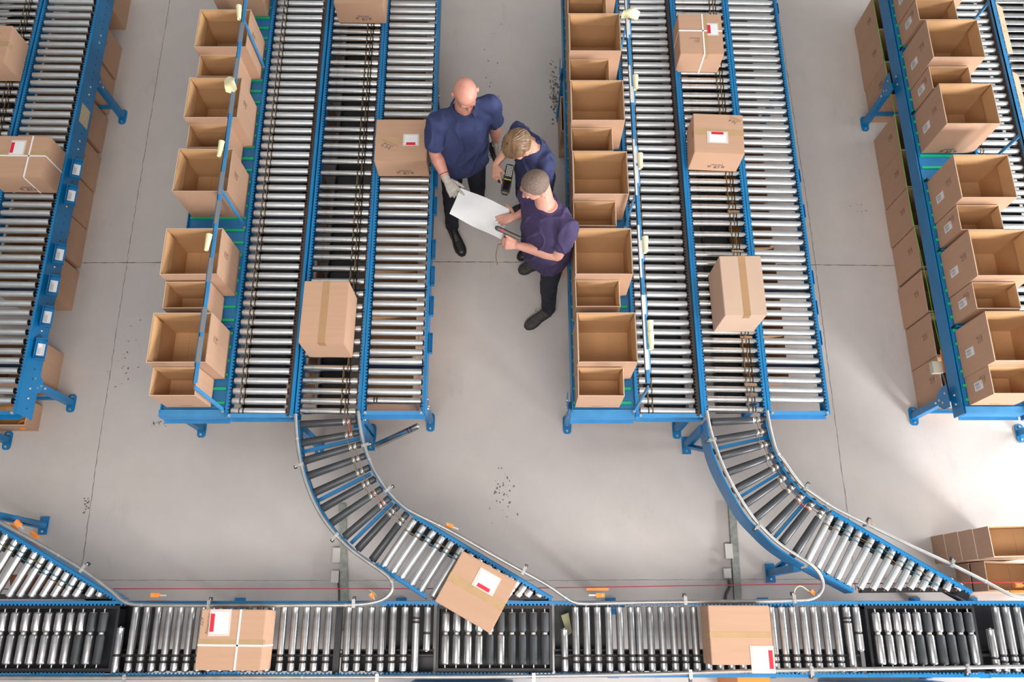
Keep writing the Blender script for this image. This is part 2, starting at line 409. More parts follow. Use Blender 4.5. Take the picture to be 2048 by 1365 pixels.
L_A3 = lane('roller_conveyor', 'roller conveyor lane directly right of the middle carton shelf', .920, 1.322, yA3, rm_A, 1.43, right=('W', DARKFL), belts=(.983, 1.013), shade_tray=(.64,.3), skew=skw)
L_B3 = lane('roller_conveyor', 'worn shiny roller lane feeding the right curve', 1.412, 1.808, yB3, rm_B, 1.43, belts=(1.702, 1.732), shade_tray=(.62,.22), skew=skw, gapR=.026)
L_C3 = lane('roller_conveyor', 'plain pale roller lane edging the right aisle, label holders on its side', 1.862, 2.252, yC3, rm_C, 1.455, depthR=.14, skew=skw, gapL=.022)
L_C1 = lane('roller_conveyor', 'plain roller lane edging the left aisle with deep blue side frame', -4.010, -3.608, yC1, rm_C, 1.455, depthR=.215, skew=skw, gapR=.045)
L_B1 = lane('roller_conveyor', 'worn shiny roller lane at the far left edge of the photo', -4.495, -4.085, yB1, rm_B, 1.43, belts=(-4.199, -4.169), shade_tray=(.62,.22), skew=skw)
L_A4 = lane('roller_conveyor', 'bright pale roller lane directly right of the right carton shelf', 3.735, 4.085, yA4, rm_A4, 1.43, right=('W', DARKFL), belts=(3.765, 3.79), shade_tray=(.64,.26), skew=skw, gapL=.013)
L_B4 = lane('roller_conveyor', 'bright roller lane at the far right edge of the photo', 4.175, 4.58, yB4, rm_B, 1.43, belts=(4.47, 4.50), shade_tray=(.62,.22), skew=skw)
end_bar(L_A2, -2.05, -1.563, 1.432); end_bar(L_C2, -1.075, -.630, 1.452); end_bar(L_A3, .90, 1.375, 1.432); end_bar(L_C3, 1.845, 2.285, 1.452)
end_bar(L_C1, -4.04, -3.565, 1.452, BLUE); end_bar(L_A4, 3.724, 4.14, 1.432, BLUE)
# sloping blue skirt plates that close the ends of the belt lanes
for t, x0, x1 in ((L_A2, -2.058, -1.563), (L_A3, .892, 1.375), (L_A4, 3.724, 4.14)):
    part(t, 'end_plate', MB().prism([(x0,1.415,.77),(x1,1.415,.77),(x1,1.415,.69),(x0+.24,1.415,.60),(x0+.1,1.415,.60),(x0,1.415,.66)], (0,0,0), (0,-.004,0)), BLUE2)
# solid blue beam between the belt lane and the feed lane
for t, x in ((L_A2, -1.577), (L_A3, 1.365), (L_A4, 4.13)):
    part(t, 'guard_beam', MB().box(x-.010, x+.010, 1.41, YTOP, .64, .80), BLUE)
# bolts and holes on the deep frames facing the aisles
def frame_studs(t, x, s, y0, y1, z0, z1, n=40):
    mb = MB(); i = 0; y = y0
    while y < y1:
        i += 1
        if i % 7 in (2, 3): mb.lathe((x, y, z0), (x+s*.006, y, z0), [(0,.010,1),(.006,.008,1)], n=8)
        mb.box(min(x, x+s*.0008), max(x, x+s*.0008), y-.006, y+.006, z1-.005, z1+.005, 0)
        y += .0755
    part(t, 'bolt_pattern', mb, [BLACK, STEEL], label='bolts and punched holes on the side frame')
frame_studs(L_C1, -3.561, 1, 1.5, 5.5, .66, .655)
# little label holders clipped to the aisle sides
def holder(t, x, y, side, L=.16, w=.055, z=.70, lab=True, note=False, tilt=.5):
    mb = MB(); s = side
    M = Matrix.Translation((x, y, z)) @ Matrix.Rotation(s*tilt, 4, 'Y')
    mb.box(0, s*w, -L/2, L/2, -.003, 0, 0, M).box(0, s*.004, -L/2, L/2, 0, .05, 0, M).box(0, s*w, -L/2-.004, -L/2, -.003, .035, 0, M).box(0, s*w, L/2, L/2+.004, -.003, .035, 0, M)
    mb.box(s*w, s*(w+.003), -L/2, L/2, -.02, .03, 0, M)
    o = part(t, 'label_holder', mb, BLUE)
    if lab:
        l = MB(); l.box(s*.014, s*(w-.010), -L*.30, L*.30, .001, .003, 0, M)
        rnd = random.Random(int(y*100))
        for k in range(5):
            xx = s*(.018+.005*k); l.box(xx, xx+s*.0022, -L*.25, L*rnd.uniform(.05,.25), .003, .0034, 1, M)
        part(o, 'label_card', l, [WHITE, GREYCARD], label='white barcode label')
    return o
for (u, v) in ((147,340), (133,392), (111,510), (100,573), (87,635), (76,700)):
    p = P(u, v, .68); holder(L_C1, -3.562, p.y, 1, L=.155, w=.075, z=.70)
for v in (363, 417, 503, 556, 616, 690): holder(L_C2, -.623, P(864, v, .68).y, 1, w=.026, L=.15, lab=False, tilt=.1)
for v in (358, 428, 560, 620, 680, 25): holder(L_C3, 2.284, P(1610, v, .68).y, 1, w=.024, L=.11, lab=False, tilt=.1)
st = MB(); a = P(167,213,.68).y; b = P(160,249,.68).y
st.box(-3.559, -3.557, b, a, .60, .73, 0)
part(L_C1, 'sticker', st, [mat('cream_sticker', (.62,.52,.34), .5, noise_amt=.3, nscale=60)], label='cream notice stuck on the blue frame')
# ---------------------------------------------------------------- shelves
def shelf(label, x0, x1, yend, rail_x, divs, beam=False):
    t = thing('carton_shelf', label, 'shelf', ((x0+x1)/2, yend, 0), 'slatted carton shelves beside the conveyors')
    part(t, 'deck', MB().box(x0+.012, x1-.004, yend+.02, YTOP, .722, .730), mat('blue_deck', (.02,.20,.46), .4, noise_amt=.3, nscale=4))
    mb = MB().box(x0+.008, x0+.014, yend, YTOP, .60, .760 if not beam else .735)
    part(t, 'side_rail', mb, BLUE)
    if beam:
        part(t, 'front_beam', MB().box(x0-.012, x0-.003, yend-.03, YTOP, .600, .738).lathe((x0-.012, 1.60, .66), (x0-.02, 1.60, .66), [(0,.011,1),(.008,.01,1)], n=8).lathe((x0-.012, 1.53, .66), (x0-.02, 1.53, .66), [(0,.011,1),(.008,.01,1)], n=8).lathe((x0-.012, 4.40, .66), (x0-.02, 4.40, .66), [(0,.011,1),(.008,.01,1)], n=8).lathe((x0-.012, 4.32, .66), (x0-.02, 4.32, .66), [(0,.011,1),(.008,.01,1)], n=8), [BLUE, STEEL])
    part(t, 'end_bar', MB().box(x0, x1, yend-.03, yend+.02, .715, .755).box(x0, x1, yend-.034, yend-.03, .64, .735).box(x0, x1, yend-.055, yend-.03, .637, .643), BLUE2)
    sm = MB().box(-(x1-x0)/2+.02, (x1-x0)/2-.02, -.010, .010, 0, .012).mesh('glide_strip', GREEN)
    y = yend+.075
    while y < 5.5: part_at(t, 'glide_strip', sm, ((x0+x1)/2, y, .730)); y += .107
    for y in divs:
        part(t, 'divider', MB().box(x0+.028, x1-.03, y-.006, y+.006, .7305, .775).box(x0+.018, x0+.028, y-.0065, y+.0065, .7305, .778, 1), [BLUE, BLACK])
    if rail_x is not None:
        part(t, 'upper_rail', MB().box(rail_x-.014, rail_x+.014, 1.50, YTOP, 1.325, 1.335).box(rail_x-.014, rail_x-.010, 1.50, YTOP, 1.30, 1.335), BLUE2)
        px_ = {-2.078:-2.0775, .893:.879, 3.742:3.7145}[rail_x]
        for yb in (1.46, 2.93, 4.42) if rail_x < 3 else (1.462, 3.40, 4.61):
            part(t, 'post', MB().bar((px_, yb, .735), (rail_x, yb+.01, 1.33), .010, .026).lathe((px_, yb-.01, .76), (px_, yb-.01, .775), [(0,.014,1),(.015,.012,1)], n=8), [BLUE2, STEEL])
    return t
divY = []
S2 = shelf('blue slatted shelf carrying open cartons, along the left aisle', -2.545, -2.062, 1.445, -2.078, [2.096])
S3 = shelf('blue slatted shelf carrying open cartons, in the middle behind the standing workers', .425, .888, 1.445, .893, [])
S4 = shelf('blue slatted shelf with thick blue front beam, along the right aisle', 3.272, 3.708, 1.47, 3.742, [4.612, 3.977, 3.347, 2.728, 2.10], beam=True)
leg(S2, -2.507, 1.50, .64, -1); leg(S2, -2.507, 4.40, .64, -1)
leg(S3, .445, 1.53, .64, -1); leg(S3, .445, 4.475, .64, -1)
leg(S4, 3.262, 1.60, .58, -1, brace=(3.70, 1.60, .16)); leg(S4, 3.255, 4.37, .58, -1, brace=(3.70, 4.37, .16))
leg(L_C1, -3.600, 1.71, .60, 1, brace=(-4.0, 1.71, .16)); leg(L_C1, -3.605, 4.446, .60, 1, brace=(-4.0, 4.446, .16))
leg(L_B1, -4.06, 1.40, .62, 1); leg(L_B2, -1.13, 1.46, .62, 1)
leg(L_C2, -.66, 1.55, .60, 1); leg(L_C2, -.66, 4.3, .60, 1); leg(L_A3, 1.33, 1.49, .60, -1); leg(L_C3, 1.90, 1.62, .60, -1); leg(L_C3, 2.27, 4.3, .60, 1); leg(L_A4, 4.10, 1.46, .6, 1)
# rail clips holding grey inserts
def rail_clip(t, rx, y, side, L=.22, ins=GREYCARD, tilt=.9, w=.035):
    M = Matrix.Translation((rx+side*.014, y, 1.325)) @ Matrix.Rotation(side*tilt, 4, 'Y')
    mb = MB().add([M @ V(p) for p in ((0,-L/2,0),(side*w,-L/2+.03,0),(side*w,L/2-.03,0),(0,L/2,0),(0,-L/2,-.003),(side*w,-L/2+.03,-.003),(side*w,L/2-.03,-.003),(0,L/2,-.003))],
             [(0,1,2,3),(7,6,5,4),(0,4,5,1),(1,5,6,2),(2,6,7,3),(3,7,4,0)])
    o = part(t, 'rail_clip', mb, BLUE2)
    part(o, 'insert', MB().box(rx-.013, rx+.013, y-L*.35, y+L*.35, 1.3355, 1.337), ins)
for (u, v) in ((473,70),(466,60+73),(458,133),(450,200),(440,355),(430,390),(411,520),(404,560+60),(393,690),(388,730)):
    pass
for v in (65, 137, 207, 367, 425, 540, 640, 700): rail_clip(S2, -2.078, P(440, v, 1.33).y, -1, L=.26)
WSTRIP = mat('white_rail_strip', (.74,.72,.68), .5, noise_amt=.1, nscale=20)
for v in (55, 190, 310, 350, 500, 610, 720): rail_clip(S3, .893, P(1275, v, 1.33).y, 1, L=.2, ins=WSTRIP, w=.02)
# white strips along the middle rail
mb = MB()
for v0, v1 in ((0, 75), (130, 190), (278, 390), (450, 555), (618, 740)):
    ya = P(1275, v0, 1.34).y; yb = P(1275, v1, 1.34).y
    mb.box(.880, .893, yb, ya, 1.336, 1.339)
part(S3, 'label_strip', mb, WSTRIP, label='white label strips on the rail')
# ---------------------------------------------------------------- cartons
def carton_shell(name, w, d, h, th=.005, flap=.11, crease=True, mats=None, botflap=True):
    """open-topped corrugated carton, base centre at the origin"""
    mb = MB(); a = w/2; b = d/2
    # outer skin 0, inner skin 1, raw edge 2
    o = [(-a,-b),(a,-b),(a,b),(-a,b)]; i = [(-a+th,-b+th),(a-th,-b+th),(a-th,b-th),(-a+th,b-th)]
    vs = [V((x,y,0)) for x,y in o]+[V((x,y,h)) for x,y in o]+[V((x,y,th)) for x,y in i]+[V((x,y,h)) for x,y in i]
    mb.add(vs, [(3,2,1,0)], 0); n = len(mb.v)-16
    fs = []
    for k in range(4):
        k2 = (k+1) % 4
        mb.f.append((k, k2, 4+k2, 4+k)); mb.m.append(0); mb.sm.append(False)
        mb.f.append((8+k2, 8+k, 12+k, 12+k2)); mb.m.append(1); mb.sm.append(False)
        mb.f.append((4+k, 4+k2, 12+k2, 12+k)); mb.m.append(2); mb.sm.append(False)
    mb.f.append((8,9,10,11)); mb.m.append(1); mb.sm.append(False)
    if botflap:
        g = .0015; q = w*.27
        for s0, s1 in ((-a+th, -a+q), (a-q*1.25, a-th)): mb.box(s0, s1, -b+th, b-th, th, th+.003, 1)
    return mb
def flap_mesh(w, d, h, side, th=.005, fl=.11, lean=.006):
    """flap folded down inside the far or near wall"""
    mb = MB(); a = w/2-th-.006; y = (d/2-th)*side; s = -side
    ins = .0012
    pts = [(-a, y+s*ins, h-.002), (a, y+s*ins, h-.002), (a-.018, y+s*(ins+lean), h-fl), (-a+.018, y+s*(ins+lean), h-fl)]
    q = [(x, yy+s*.003, z) for x, yy, z in pts]
    mb.add(pts+q, [(0,1,2,3),(7,6,5,4),(0,4,5,1),(1,5,6,2),(2,6,7,3),(3,7,4,0)], 0)
    return mb
def side_flap_mesh(w, d, h, side, th=.005, fl=.11, lean=.012):
    mb = MB(); b = d/2-th-.012; x = (w/2-th)*side; s = -side
    pts = [(x+s*.0015, -b, h-.003), (x+s*.0015, b, h-.003), (x+s*(lean), b-.015, h-fl), (x+s*(lean), -b+.015, h-fl)]
    q = [(xx+s*.003, y, z) for xx, y, z in pts]
    mb.add(pts+q, [(0,1,2,3),(7,6,5,4),(0,4,5,1),(1,5,6,2),(2,6,7,3),(3,7,4,0)], 0)
    return mb
BIG = (.410, .364, .41); SMALL = (.318, .205, .315)
BM = {}
for nm, (w, d, h) in (('big', BIG), ('small', SMALL), ('floor', (.425, .355, .42)), ('low', (.42, .205, .195))):
    BM[nm] = carton_shell(nm, w, d, h).mesh('carton', [CARD, CARDIN, CARDE])
    fl = .12 if nm in ('big', 'floor') else .085
    BM[nm+'_far'] = flap_mesh(w, d, h, 1, fl=fl).mesh('inner_flap', [CARDIN])
    BM[nm+'_near'] = flap_mesh(w, d, h, -1, fl=fl).mesh('inner_flap', [CARDIN])
    BM[nm+'_left'] = side_flap_mesh(w, d, h, -1, fl=fl).mesh('inner_flap', [CARDIN])
    BM[nm+'_right'] = side_flap_mesh(w, d, h, 1, fl=fl).mesh('inner_flap', [CARDIN])
def label_mesh(w, h, seed, side):
    """bar-code label on a west (-1) face, centred at the origin, in the yz plane"""
    rnd = random.Random(seed); mb = MB(); s = side
    mb.box(*sorted((0, s*.0012)), -w/2, w/2, -h/2, h/2, 0)
    for k in range(3):
        y = -w/2+.012+k*.007; mb.box(*sorted((s*.0012, s*.0016)), y, y+.003, -h*.35, h*rnd.uniform(0,.4), 1)
    for k in range(9):
        z = -h*.38+k*.006; mb.box(*sorted((s*.0012, s*.0016)), w*.08, w*.34, z, z+rnd.choice((.002,.004)), 1)
    return mb.mesh('shipping_label', [WHITE, GREYCARD])
lab_me = label_mesh(.062, .105, 3, -1)
def stamp(side):
    mb = MB(); pts = []
    X = lambda y, z: V((side*.0008, y, z))
    ring = [X(.028*math.cos(a*PI/8), .014+.020*math.sin(a*PI/8)) for a in range(16)]
    mb.tube(ring, .0011, closed=True, n=4)
    for y0, z0, y1, z1 in ((-.02,.026,.02,.026),(-.012,.03,-.006,0),(0,.03,.004,0),(.012,.028,.010,.002),(-.03,-.014,.028,-.014),(-.026,-.026,-.008,-.026),(-.014,-.016,-.014,-.036),(.004,-.02,.022,-.02),(.022,-.02,.006,-.038),(.006,-.038,.024,-.038)):
        mb.bar(X(y0,z0), X(y1,z1), .0022, .0012)
    return mb.mesh('printed_stamp', [STAMP])
stamp_w = stamp(-1); stamp_e = stamp(1)
def icon_print(size=.030):
    """FRAGILE with handling symbols beneath, printed on a near (-y) face, centred"""
    mb = MB(); M = Matrix.Rotation(PI/2, 4, 'X')
    put_text(mb, 'FRAGILE', size*.85, Matrix.Translation((0,-.0006,size*.62)) @ M)
    z = -size*.35
    def b(x0,z0,x1,z1,w=.004): mb.bar((x0,-.0006,z0), (x1,-.0006,z1), .0008, w)
    # arrows, glass, umbrella, keep-dry strokes
    for x in (-.062, -.048): b(x, z-.014, x, z+.014); b(x-.007, z+.006, x, z+.016, .003); b(x+.007, z+.006, x, z+.016, .003)
    b(-.018, z-.014, .004, z+.014); b(.004, z-.014, -.018, z+.014); b(-.02, z-.016, .006, z-.016, .003)
    b(.020, z-.014, .020, z+.012); b(.012, z+.008, .030, z+.008); b(.016, z-.014, .026, z-.014, .003)
    b(.046, z-.014, .046, z+.014); b(.040, z+.004, .062, z+.012); b(.060, z-.014, .060, z+.012); b(.042, z-.012, .064, z-.004, .003)
    return mb.mesh('printed_mark', [INK])
icons = icon_print()
def small_icons():
    mb = MB(); z = 0
    put_text(mb, 'FRAGILE', .022, Matrix.Translation((0,-.0006,.0)) @ Matrix.Rotation(PI/2, 4, 'X'))
    return mb.mesh('printed_mark', [INK])
sicons = small_icons()
ORD = ['first', 'second', 'third', 'fourth', 'fifth', 'sixth', 'seventh', 'eighth', 'ninth', 'tenth', 'eleventh', 'twelfth', 'thirteenth']
def open_carton(kind, cx, cy, z, label, group, flaps=('far',), lab=None, rz=0, mark=None, stampside=None):
    w, d, h = dict(big=BIG, small=SMALL, floor=(.425,.355,.42), low=(.42,.205,.195))[kind]
    o = link('cardboard_box', BM[kind], None, (cx, cy, z), rz); tag(o, label, 'box', group)
    for f in flaps: link('inner_flap', BM[kind+'_'+f], o)
    if lab: link('shipping_label', lab_me, o, (-w/2-.0003, lab[0], lab[1]), label='small white bar-code label')
    if stampside: link('printed_stamp', stamp_w if stampside < 0 else stamp_e, o, (stampside*(w/2+.0003), .02 if kind != 'small' else .03, h*.70))
    if mark: link('printed_mark', mark, o, (.0, -d/2-.0003, .035 if kind == 'big' else .04))
    return o
ZS = .744
def row(xs, big_n, small_n, wh, lab=False, mk=None):
    """cartons on a shelf given the y of their near faces, counted from the front end"""
    L = [(y, 'big') for y in big_n]+[(y, 'small') for y in small_n]; L.sort()
    for i, (y, k) in enumerate(L):
        w, d, h = BIG if k == 'big' else SMALL
        x = xs[0] if k == 'big' else xs[1]
        rnd = random.Random(i+int(xs[0]*10))
        o = open_carton(k, x+w/2, y+d/2, ZS, '%s open carton, %s from front end of the %s' % ('large' if k == 'big' else 'small narrow', ORD[i], wh),
            'open cartons on the '+wh, flaps=('far','left','right') if k == 'big' else ('far','right'),
            lab=((-.03 if k == 'big' else 0), h*(.34 if k == 'big' else .5)) if lab else None, rz=rnd.uniform(-.008,.008)*(.4 if lab else 1),
            stampside=(-1 if lab else 1) if k == 'big' or lab else None, mark=(mk or {}).get(i))
row((-2.505, -2.494), [4.955, 4.306, 3.655, 3.018, 2.352, 1.696], [4.100, 3.452, 2.132, 1.486], 'left shelf', mk={0: sicons, 4: sicons})
row((.452, .456), [4.92, 4.268, 3.630, 2.995, 2.353, 1.697], [4.700, 4.058, 3.420, 2.785, 2.143, 1.484], 'middle shelf', mk={0: sicons})
row((3.306, 3.312), [4.87, 4.208, 3.600, 2.967, 2.341, 1.707], [4.650, 3.990, 2.752, 2.128, 1.500], 'right shelf', lab=True, mk={0: sicons, 6: icons, 7: icons})
# cartons standing on the floor under the conveyors
def floor_row(cx, ys, wh, grp, side, lab=None, base='from the front'):
    for i, y in enumerate(sorted(ys)):
        rnd = random.Random(i*7+int(cx*10))
        open_carton('floor', cx+rnd.uniform(-.006,.006), y+.1775, .001, 'open carton on floor %s, %s %s' % (wh, ORD[i], base), grp, flaps=('far','near'), rz=rnd.uniform(-.01,.01), stampside=side)
floor_row(3.312+.2125, [5.092, 4.730, 4.390, 3.834, 3.476, 3.108, 2.742, 2.354, 1.983, 1.625], 'under the right shelf', 'floor cartons under the right shelf', -1)
floor_row(-3.735-.2125, [5.435, 4.86, 4.472, 4.066, 3.66, 3.288, 2.918, 2.525, 1.778], 'under the left-edge lane', 'floor cartons under the left-edge conveyor', 1)
floor_row(-.97, [4.9, 4.45, 3.9, 3.5, 3.12, 2.74, 2.36, 1.98, 1.61], 'beneath rollers by the bald worker', 'floor cartons under the left-centre conveyor', 1)
floor_row(-1.83, [4.9, 4.1, 3.3, 2.5, 1.75], 'beneath the lane by the left shelf', 'floor cartons under the left belt lane', 1)
floor_row(1.93, [4.9, 4.5, 4.1, 3.72, 3.34, 2.94, 2.56, 2.18, 1.80], 'beneath rollers along the right aisle', 'floor cartons under the right-centre conveyor', 1)
floor_row(.55+.09, [4.02, 2.84], 'under the middle shelf', 'floor cartons under the middle shelf', -1)
# the carton under the front end of the left-edge lane, an orange thing lying in it
o = open_carton('low', -4.04, 1.582, .001, 'low open carton on the floor poking out from the left-edge conveyor end', None, flaps=('near',), mark=sicons)
tr = MB(); tr.tube([(-3.90+.035*math.cos(k*PI/6), 1.51+.03*math.sin(k*PI/6), .10) for k in range(12)], .012, closed=True)
tag(link('orange_ring', tr.mesh('orange_ring', ORANGE, (-3.9,1.51,.10)), None, (-3.9,1.51,.10)), 'orange ring lying in the low carton at the left edge', 'ring')
# stack of nested open cartons at the right, behind the front conveyor
for k in range(4):
    o = open_carton('low', 3.245+.21+.004*k, .545-.002*k, .001+.1965*k, ('topmost, open carton' if k == 3 else ['lowest carton', 'second carton up', 'third carton up'][k])+' of the tall stack at the lower right edge', 'stacked cartons at the lower right', flaps=(), rz=.02)
for k in range(2):
    open_carton('low', 3.60+.012*k, .325, .001+.1965*k, ('top open carton' if k == 1 else 'bottom carton')+' of the short pile between the tall stack and front conveyor', 'short carton pile at the lower right', flaps=(), rz=-.03)
# ---------------------------------------------------------------- sealed cartons riding the conveyors
def sealed(cx, cy, z, w, d, h, label, rz=0, tape=None, strap=None, pouch=None, writing=(), mark=None, pale=False, tapem=TAPE, edge_tape=False):
    mb = MB(); r = .004
    mb.box(-w/2, w/2, -d/2, d/2, 0, h)
    me = mb.mesh('sealed_box', [PALECARD if pale else CARD])
    bm = bmesh.new(); bm.from_mesh(me); bmesh.ops.bevel(bm, geom=bm.edges[:], offset=.004, segments=2, affect='EDGES'); bm.to_mesh(me); bm.free()
    o = link('cardboard_box', me, None, (cx, cy, z), rz); tag(o, label, 'box', 'sealed cartons riding the rollers')
    seam = MB()
    if tape:
        ax, off, tw = tape; e = .0006
        m = MB()
        if ax == 'y':   # runs along y
            m.box(off-tw/2, off+tw/2, -d/2-e, d/2+e, h, h+e).box(off-tw/2, off+tw/2, -d/2-e, -d/2, h-.06, h+e).box(off-tw/2, off+tw/2, d/2, d/2+e, h-.06, h+e)
            seam.box(off-.0008, off+.0008, -d/2, d/2, h+e, h+e+.0003)
        else:
            m.box(-w/2-e, w/2+e, off-tw/2, off+tw/2, h, h+e).box(-w/2-e, -w/2, off-tw/2, off+tw/2, h-.06, h+e).box(w/2, w/2+e, off-tw/2, off+tw/2, h-.06, h+e)
            seam.box(-w/2, w/2, off-.0008, off+.0008, h+e, h+e+.0003)
        link('packing_tape', m.mesh('packing_tape', tapem), o)
    if strap:
        e = .0016; s = .0055
        for ax, off in strap:
            m = MB()
            if ax == 'x': m.box(-w/2-e, w/2+e, off-s, off+s, h, h+e).box(-w/2-e, -w/2, off-s, off+s, 0, h+e).box(w/2, w/2+e, off-s, off+s, 0, h+e)
            else: m.box(off-s, off+s, -d/2-e, d/2+e, h, h+e).box(off-s, off+s, -d/2-e, -d/2, 0, h+e).box(off-s, off+s, d/2, d/2+e, 0, h+e)
            link('strap', m.mesh('strap', STRAP), o)
    if pouch:
        px, py, pw, ph, a, red = pouch   # centre, size, rotation, side of the red bar
        M = Matrix.Translation((px, py, h+.0008)) @ Matrix.Rotation(a, 4, 'Z')
        p1 = MB().box(-pw*.62, pw*.62, -ph*.62, ph*.62, 0, .0006, 0, M); q = link('document_pouch', p1.mesh('document_pouch', POUCH), o)
        q2 = MB().box(-pw/2, pw/2, -ph/2, ph/2, .0008, .0014, 0, M)
        for k in range(5): q2.box(-pw*.38, pw*.3, -ph*.3+k*ph*.14, -ph*.3+k*ph*.14+.0012, .0014, .0016, 1, M)
        link('paper_slip', q2.mesh('paper_slip', [WHITE, mat('faint_print', (.68,.66,.66), .7)]), q)
        R = MB()
        if red == 'L': R.box(-pw*.5-.006, -pw*.5+.020, -ph*.42, ph*.42, .0017, .0023, 0, M)
        elif red == 'R': R.box(pw*.5-.022, pw*.5+.004, -ph*.42, ph*.42, .0017, .0023, 0, M)
        elif red == 'N': R.box(-pw*.36, pw*.36, -ph*.5-.004, -ph*.5+.020, .0017, .0023, 0, M)
        else: R.box(-pw*.36, pw*.36, ph*.5-.018, ph*.5+.004, .0017, .0023, 0, M)
        link('red_band', R.mesh('red_band', RED), q)
    for s, size, x, y, a, ul in writing:
        m = MB(); M = Matrix.Translation((x, y, h+.0007)) @ Matrix.Rotation(a, 4, 'Z'); put_text(m, s, size, M, shear=.35)
        for k in range(ul): m.box(-size*1.1, size*1.1, -size*.55-k*.012, -size*.55-k*.012+.0022, 0, .0005, 0, M)
        link('handwriting', m.mesh('handwriting', PEN), o)
    if mark: link('printed_mark', mark, o, (.02, -d/2-.0006, h*.28))
    return o
def spot(corners, h, z0=.776):
    ps = [P(x, y, z0+h) for x, y in corners]   # far-left, far-right, near-right, near-left
    w = ((ps[1]-ps[0]).length+(ps[2]-ps[3]).length)/2; d = ((ps[0]-ps[3]).length+(ps[1]-ps[2]).length)/2
    c = sum(ps, V((0,0,0)))/4; v = (ps[1]-ps[0])+(ps[2]-ps[3]); return c.x, c.y, z0, w, d, h, math.atan2(v.y, v.x)
def seal(corners, h, label, **kw):
    cx, cy, z, w, d, h, a = spot(corners, h); return sealed(cx, cy, z, w, d, h, label, rz=a, **kw)
seal([(-92,51),(21.5,51),(11,124.5),(-108,124)], .245, 'sealed carton with number 35 in pen, cut by the left edge of the photo', tape=('x', .0, .05), writing=[('35', .05, .10, .10, .5, 1)], mark=icons)
seal([(-10,271),(99,273),(83,355),(-27,354)], .24, 'sealed carton with crossed white straps and white pouch, by the left edge', strap=[('x', .005), ('y', .13-.05)], tape=('x', .02, .05), pouch=(-.02, .075, .095, .11, 0, 'L'), mark=icons)
seal([(674,-60),(764,-60),(771,8),(667,6)], .235, 'sealed carton marked FRAGILE at the top edge, on the lane feeding the left curve', tape=('x', 0, .05), mark=icons)
seal([(752,239),(852,239),(857.5,322),(749,322)], .23, 'sealed carton numbered 352 with white pouch, right beside the bald worker', tape=('x', .0, .05), pouch=(.075, -.0, .10, .085, 0, 'N'), writing=[('352', .06, -.10, -.055, PI-.45, 1)], mark=icons)
seal([(608,562),(697,563),(689.5,687),(597.5,686)], .325, 'plain tall sealed carton with brown tape, before the left curve', tape=('y', .0, .05), tapem=TAPED)
seal([(1354,28),(1441,28),(1449,109),(1362,107)], .235, 'sealed carton numbered 321 with crossed white straps, near the top on the right', tape=('y', .035, .04), strap=[('x', .03), ('y', .02)], pouch=(.10, .045, .075, .10, 0, 'L'), writing=[('321', .035, -.03, -.07, PI, 0), ('Redmond', .022, -.05, -.045, PI, 0)])
seal([(1384,227),(1483,230),(1492,309),(1391,304)], .26, 'sealed carton numbered 364 with white pouch and red strip, on the worn right lane', tape=('x', .01, .055), pouch=(-.01, -.035, .13, .085, 0, 'F'), writing=[('364', .045, .12, .11, PI-.45, 2)], mark=icons)
seal([(1437,512),(1522,512),(1534,630),(1451,631)], .35, 'pale tall sealed carton with brown tape, before the right curve', tape=('y', .01, .05), tapem=TAPED, pale=True)
seal([(925,1102),(1036,1165),(978,1267),(870,1203)], .17, 'sealed carton lying at a slant where the left merge meets the front conveyor', tape=('x', -.0, .055), pouch=(.03, .085, .125, .10, 0, 'N'))
seal([(402,1219),(530,1220),(522,1343),(391,1341)], .235, 'sealed carton marked 329 Newquay with white straps, on the front conveyor', tape=('x', -.02, .04), strap=[('x', -.035), ('y', .045)], pouch=(-.08, .10, .11, .13, .02, 'L'), writing=[('329', .035, -.195, .10, PI/2, 0), ('Newquay', .032, -.155, .09, PI/2, 0)])
seal([(1417,1212),(1539,1211),(1548,1332),(1422,1330)], .235, 'sealed carton numbered 336 with pouch at its corner, right on the front conveyor', tape=('x', .0, .035), pouch=(.125, -.145, .12, .13, 0, 'R'), writing=[('336', .035, .205, -.09, -PI/2, 0)])
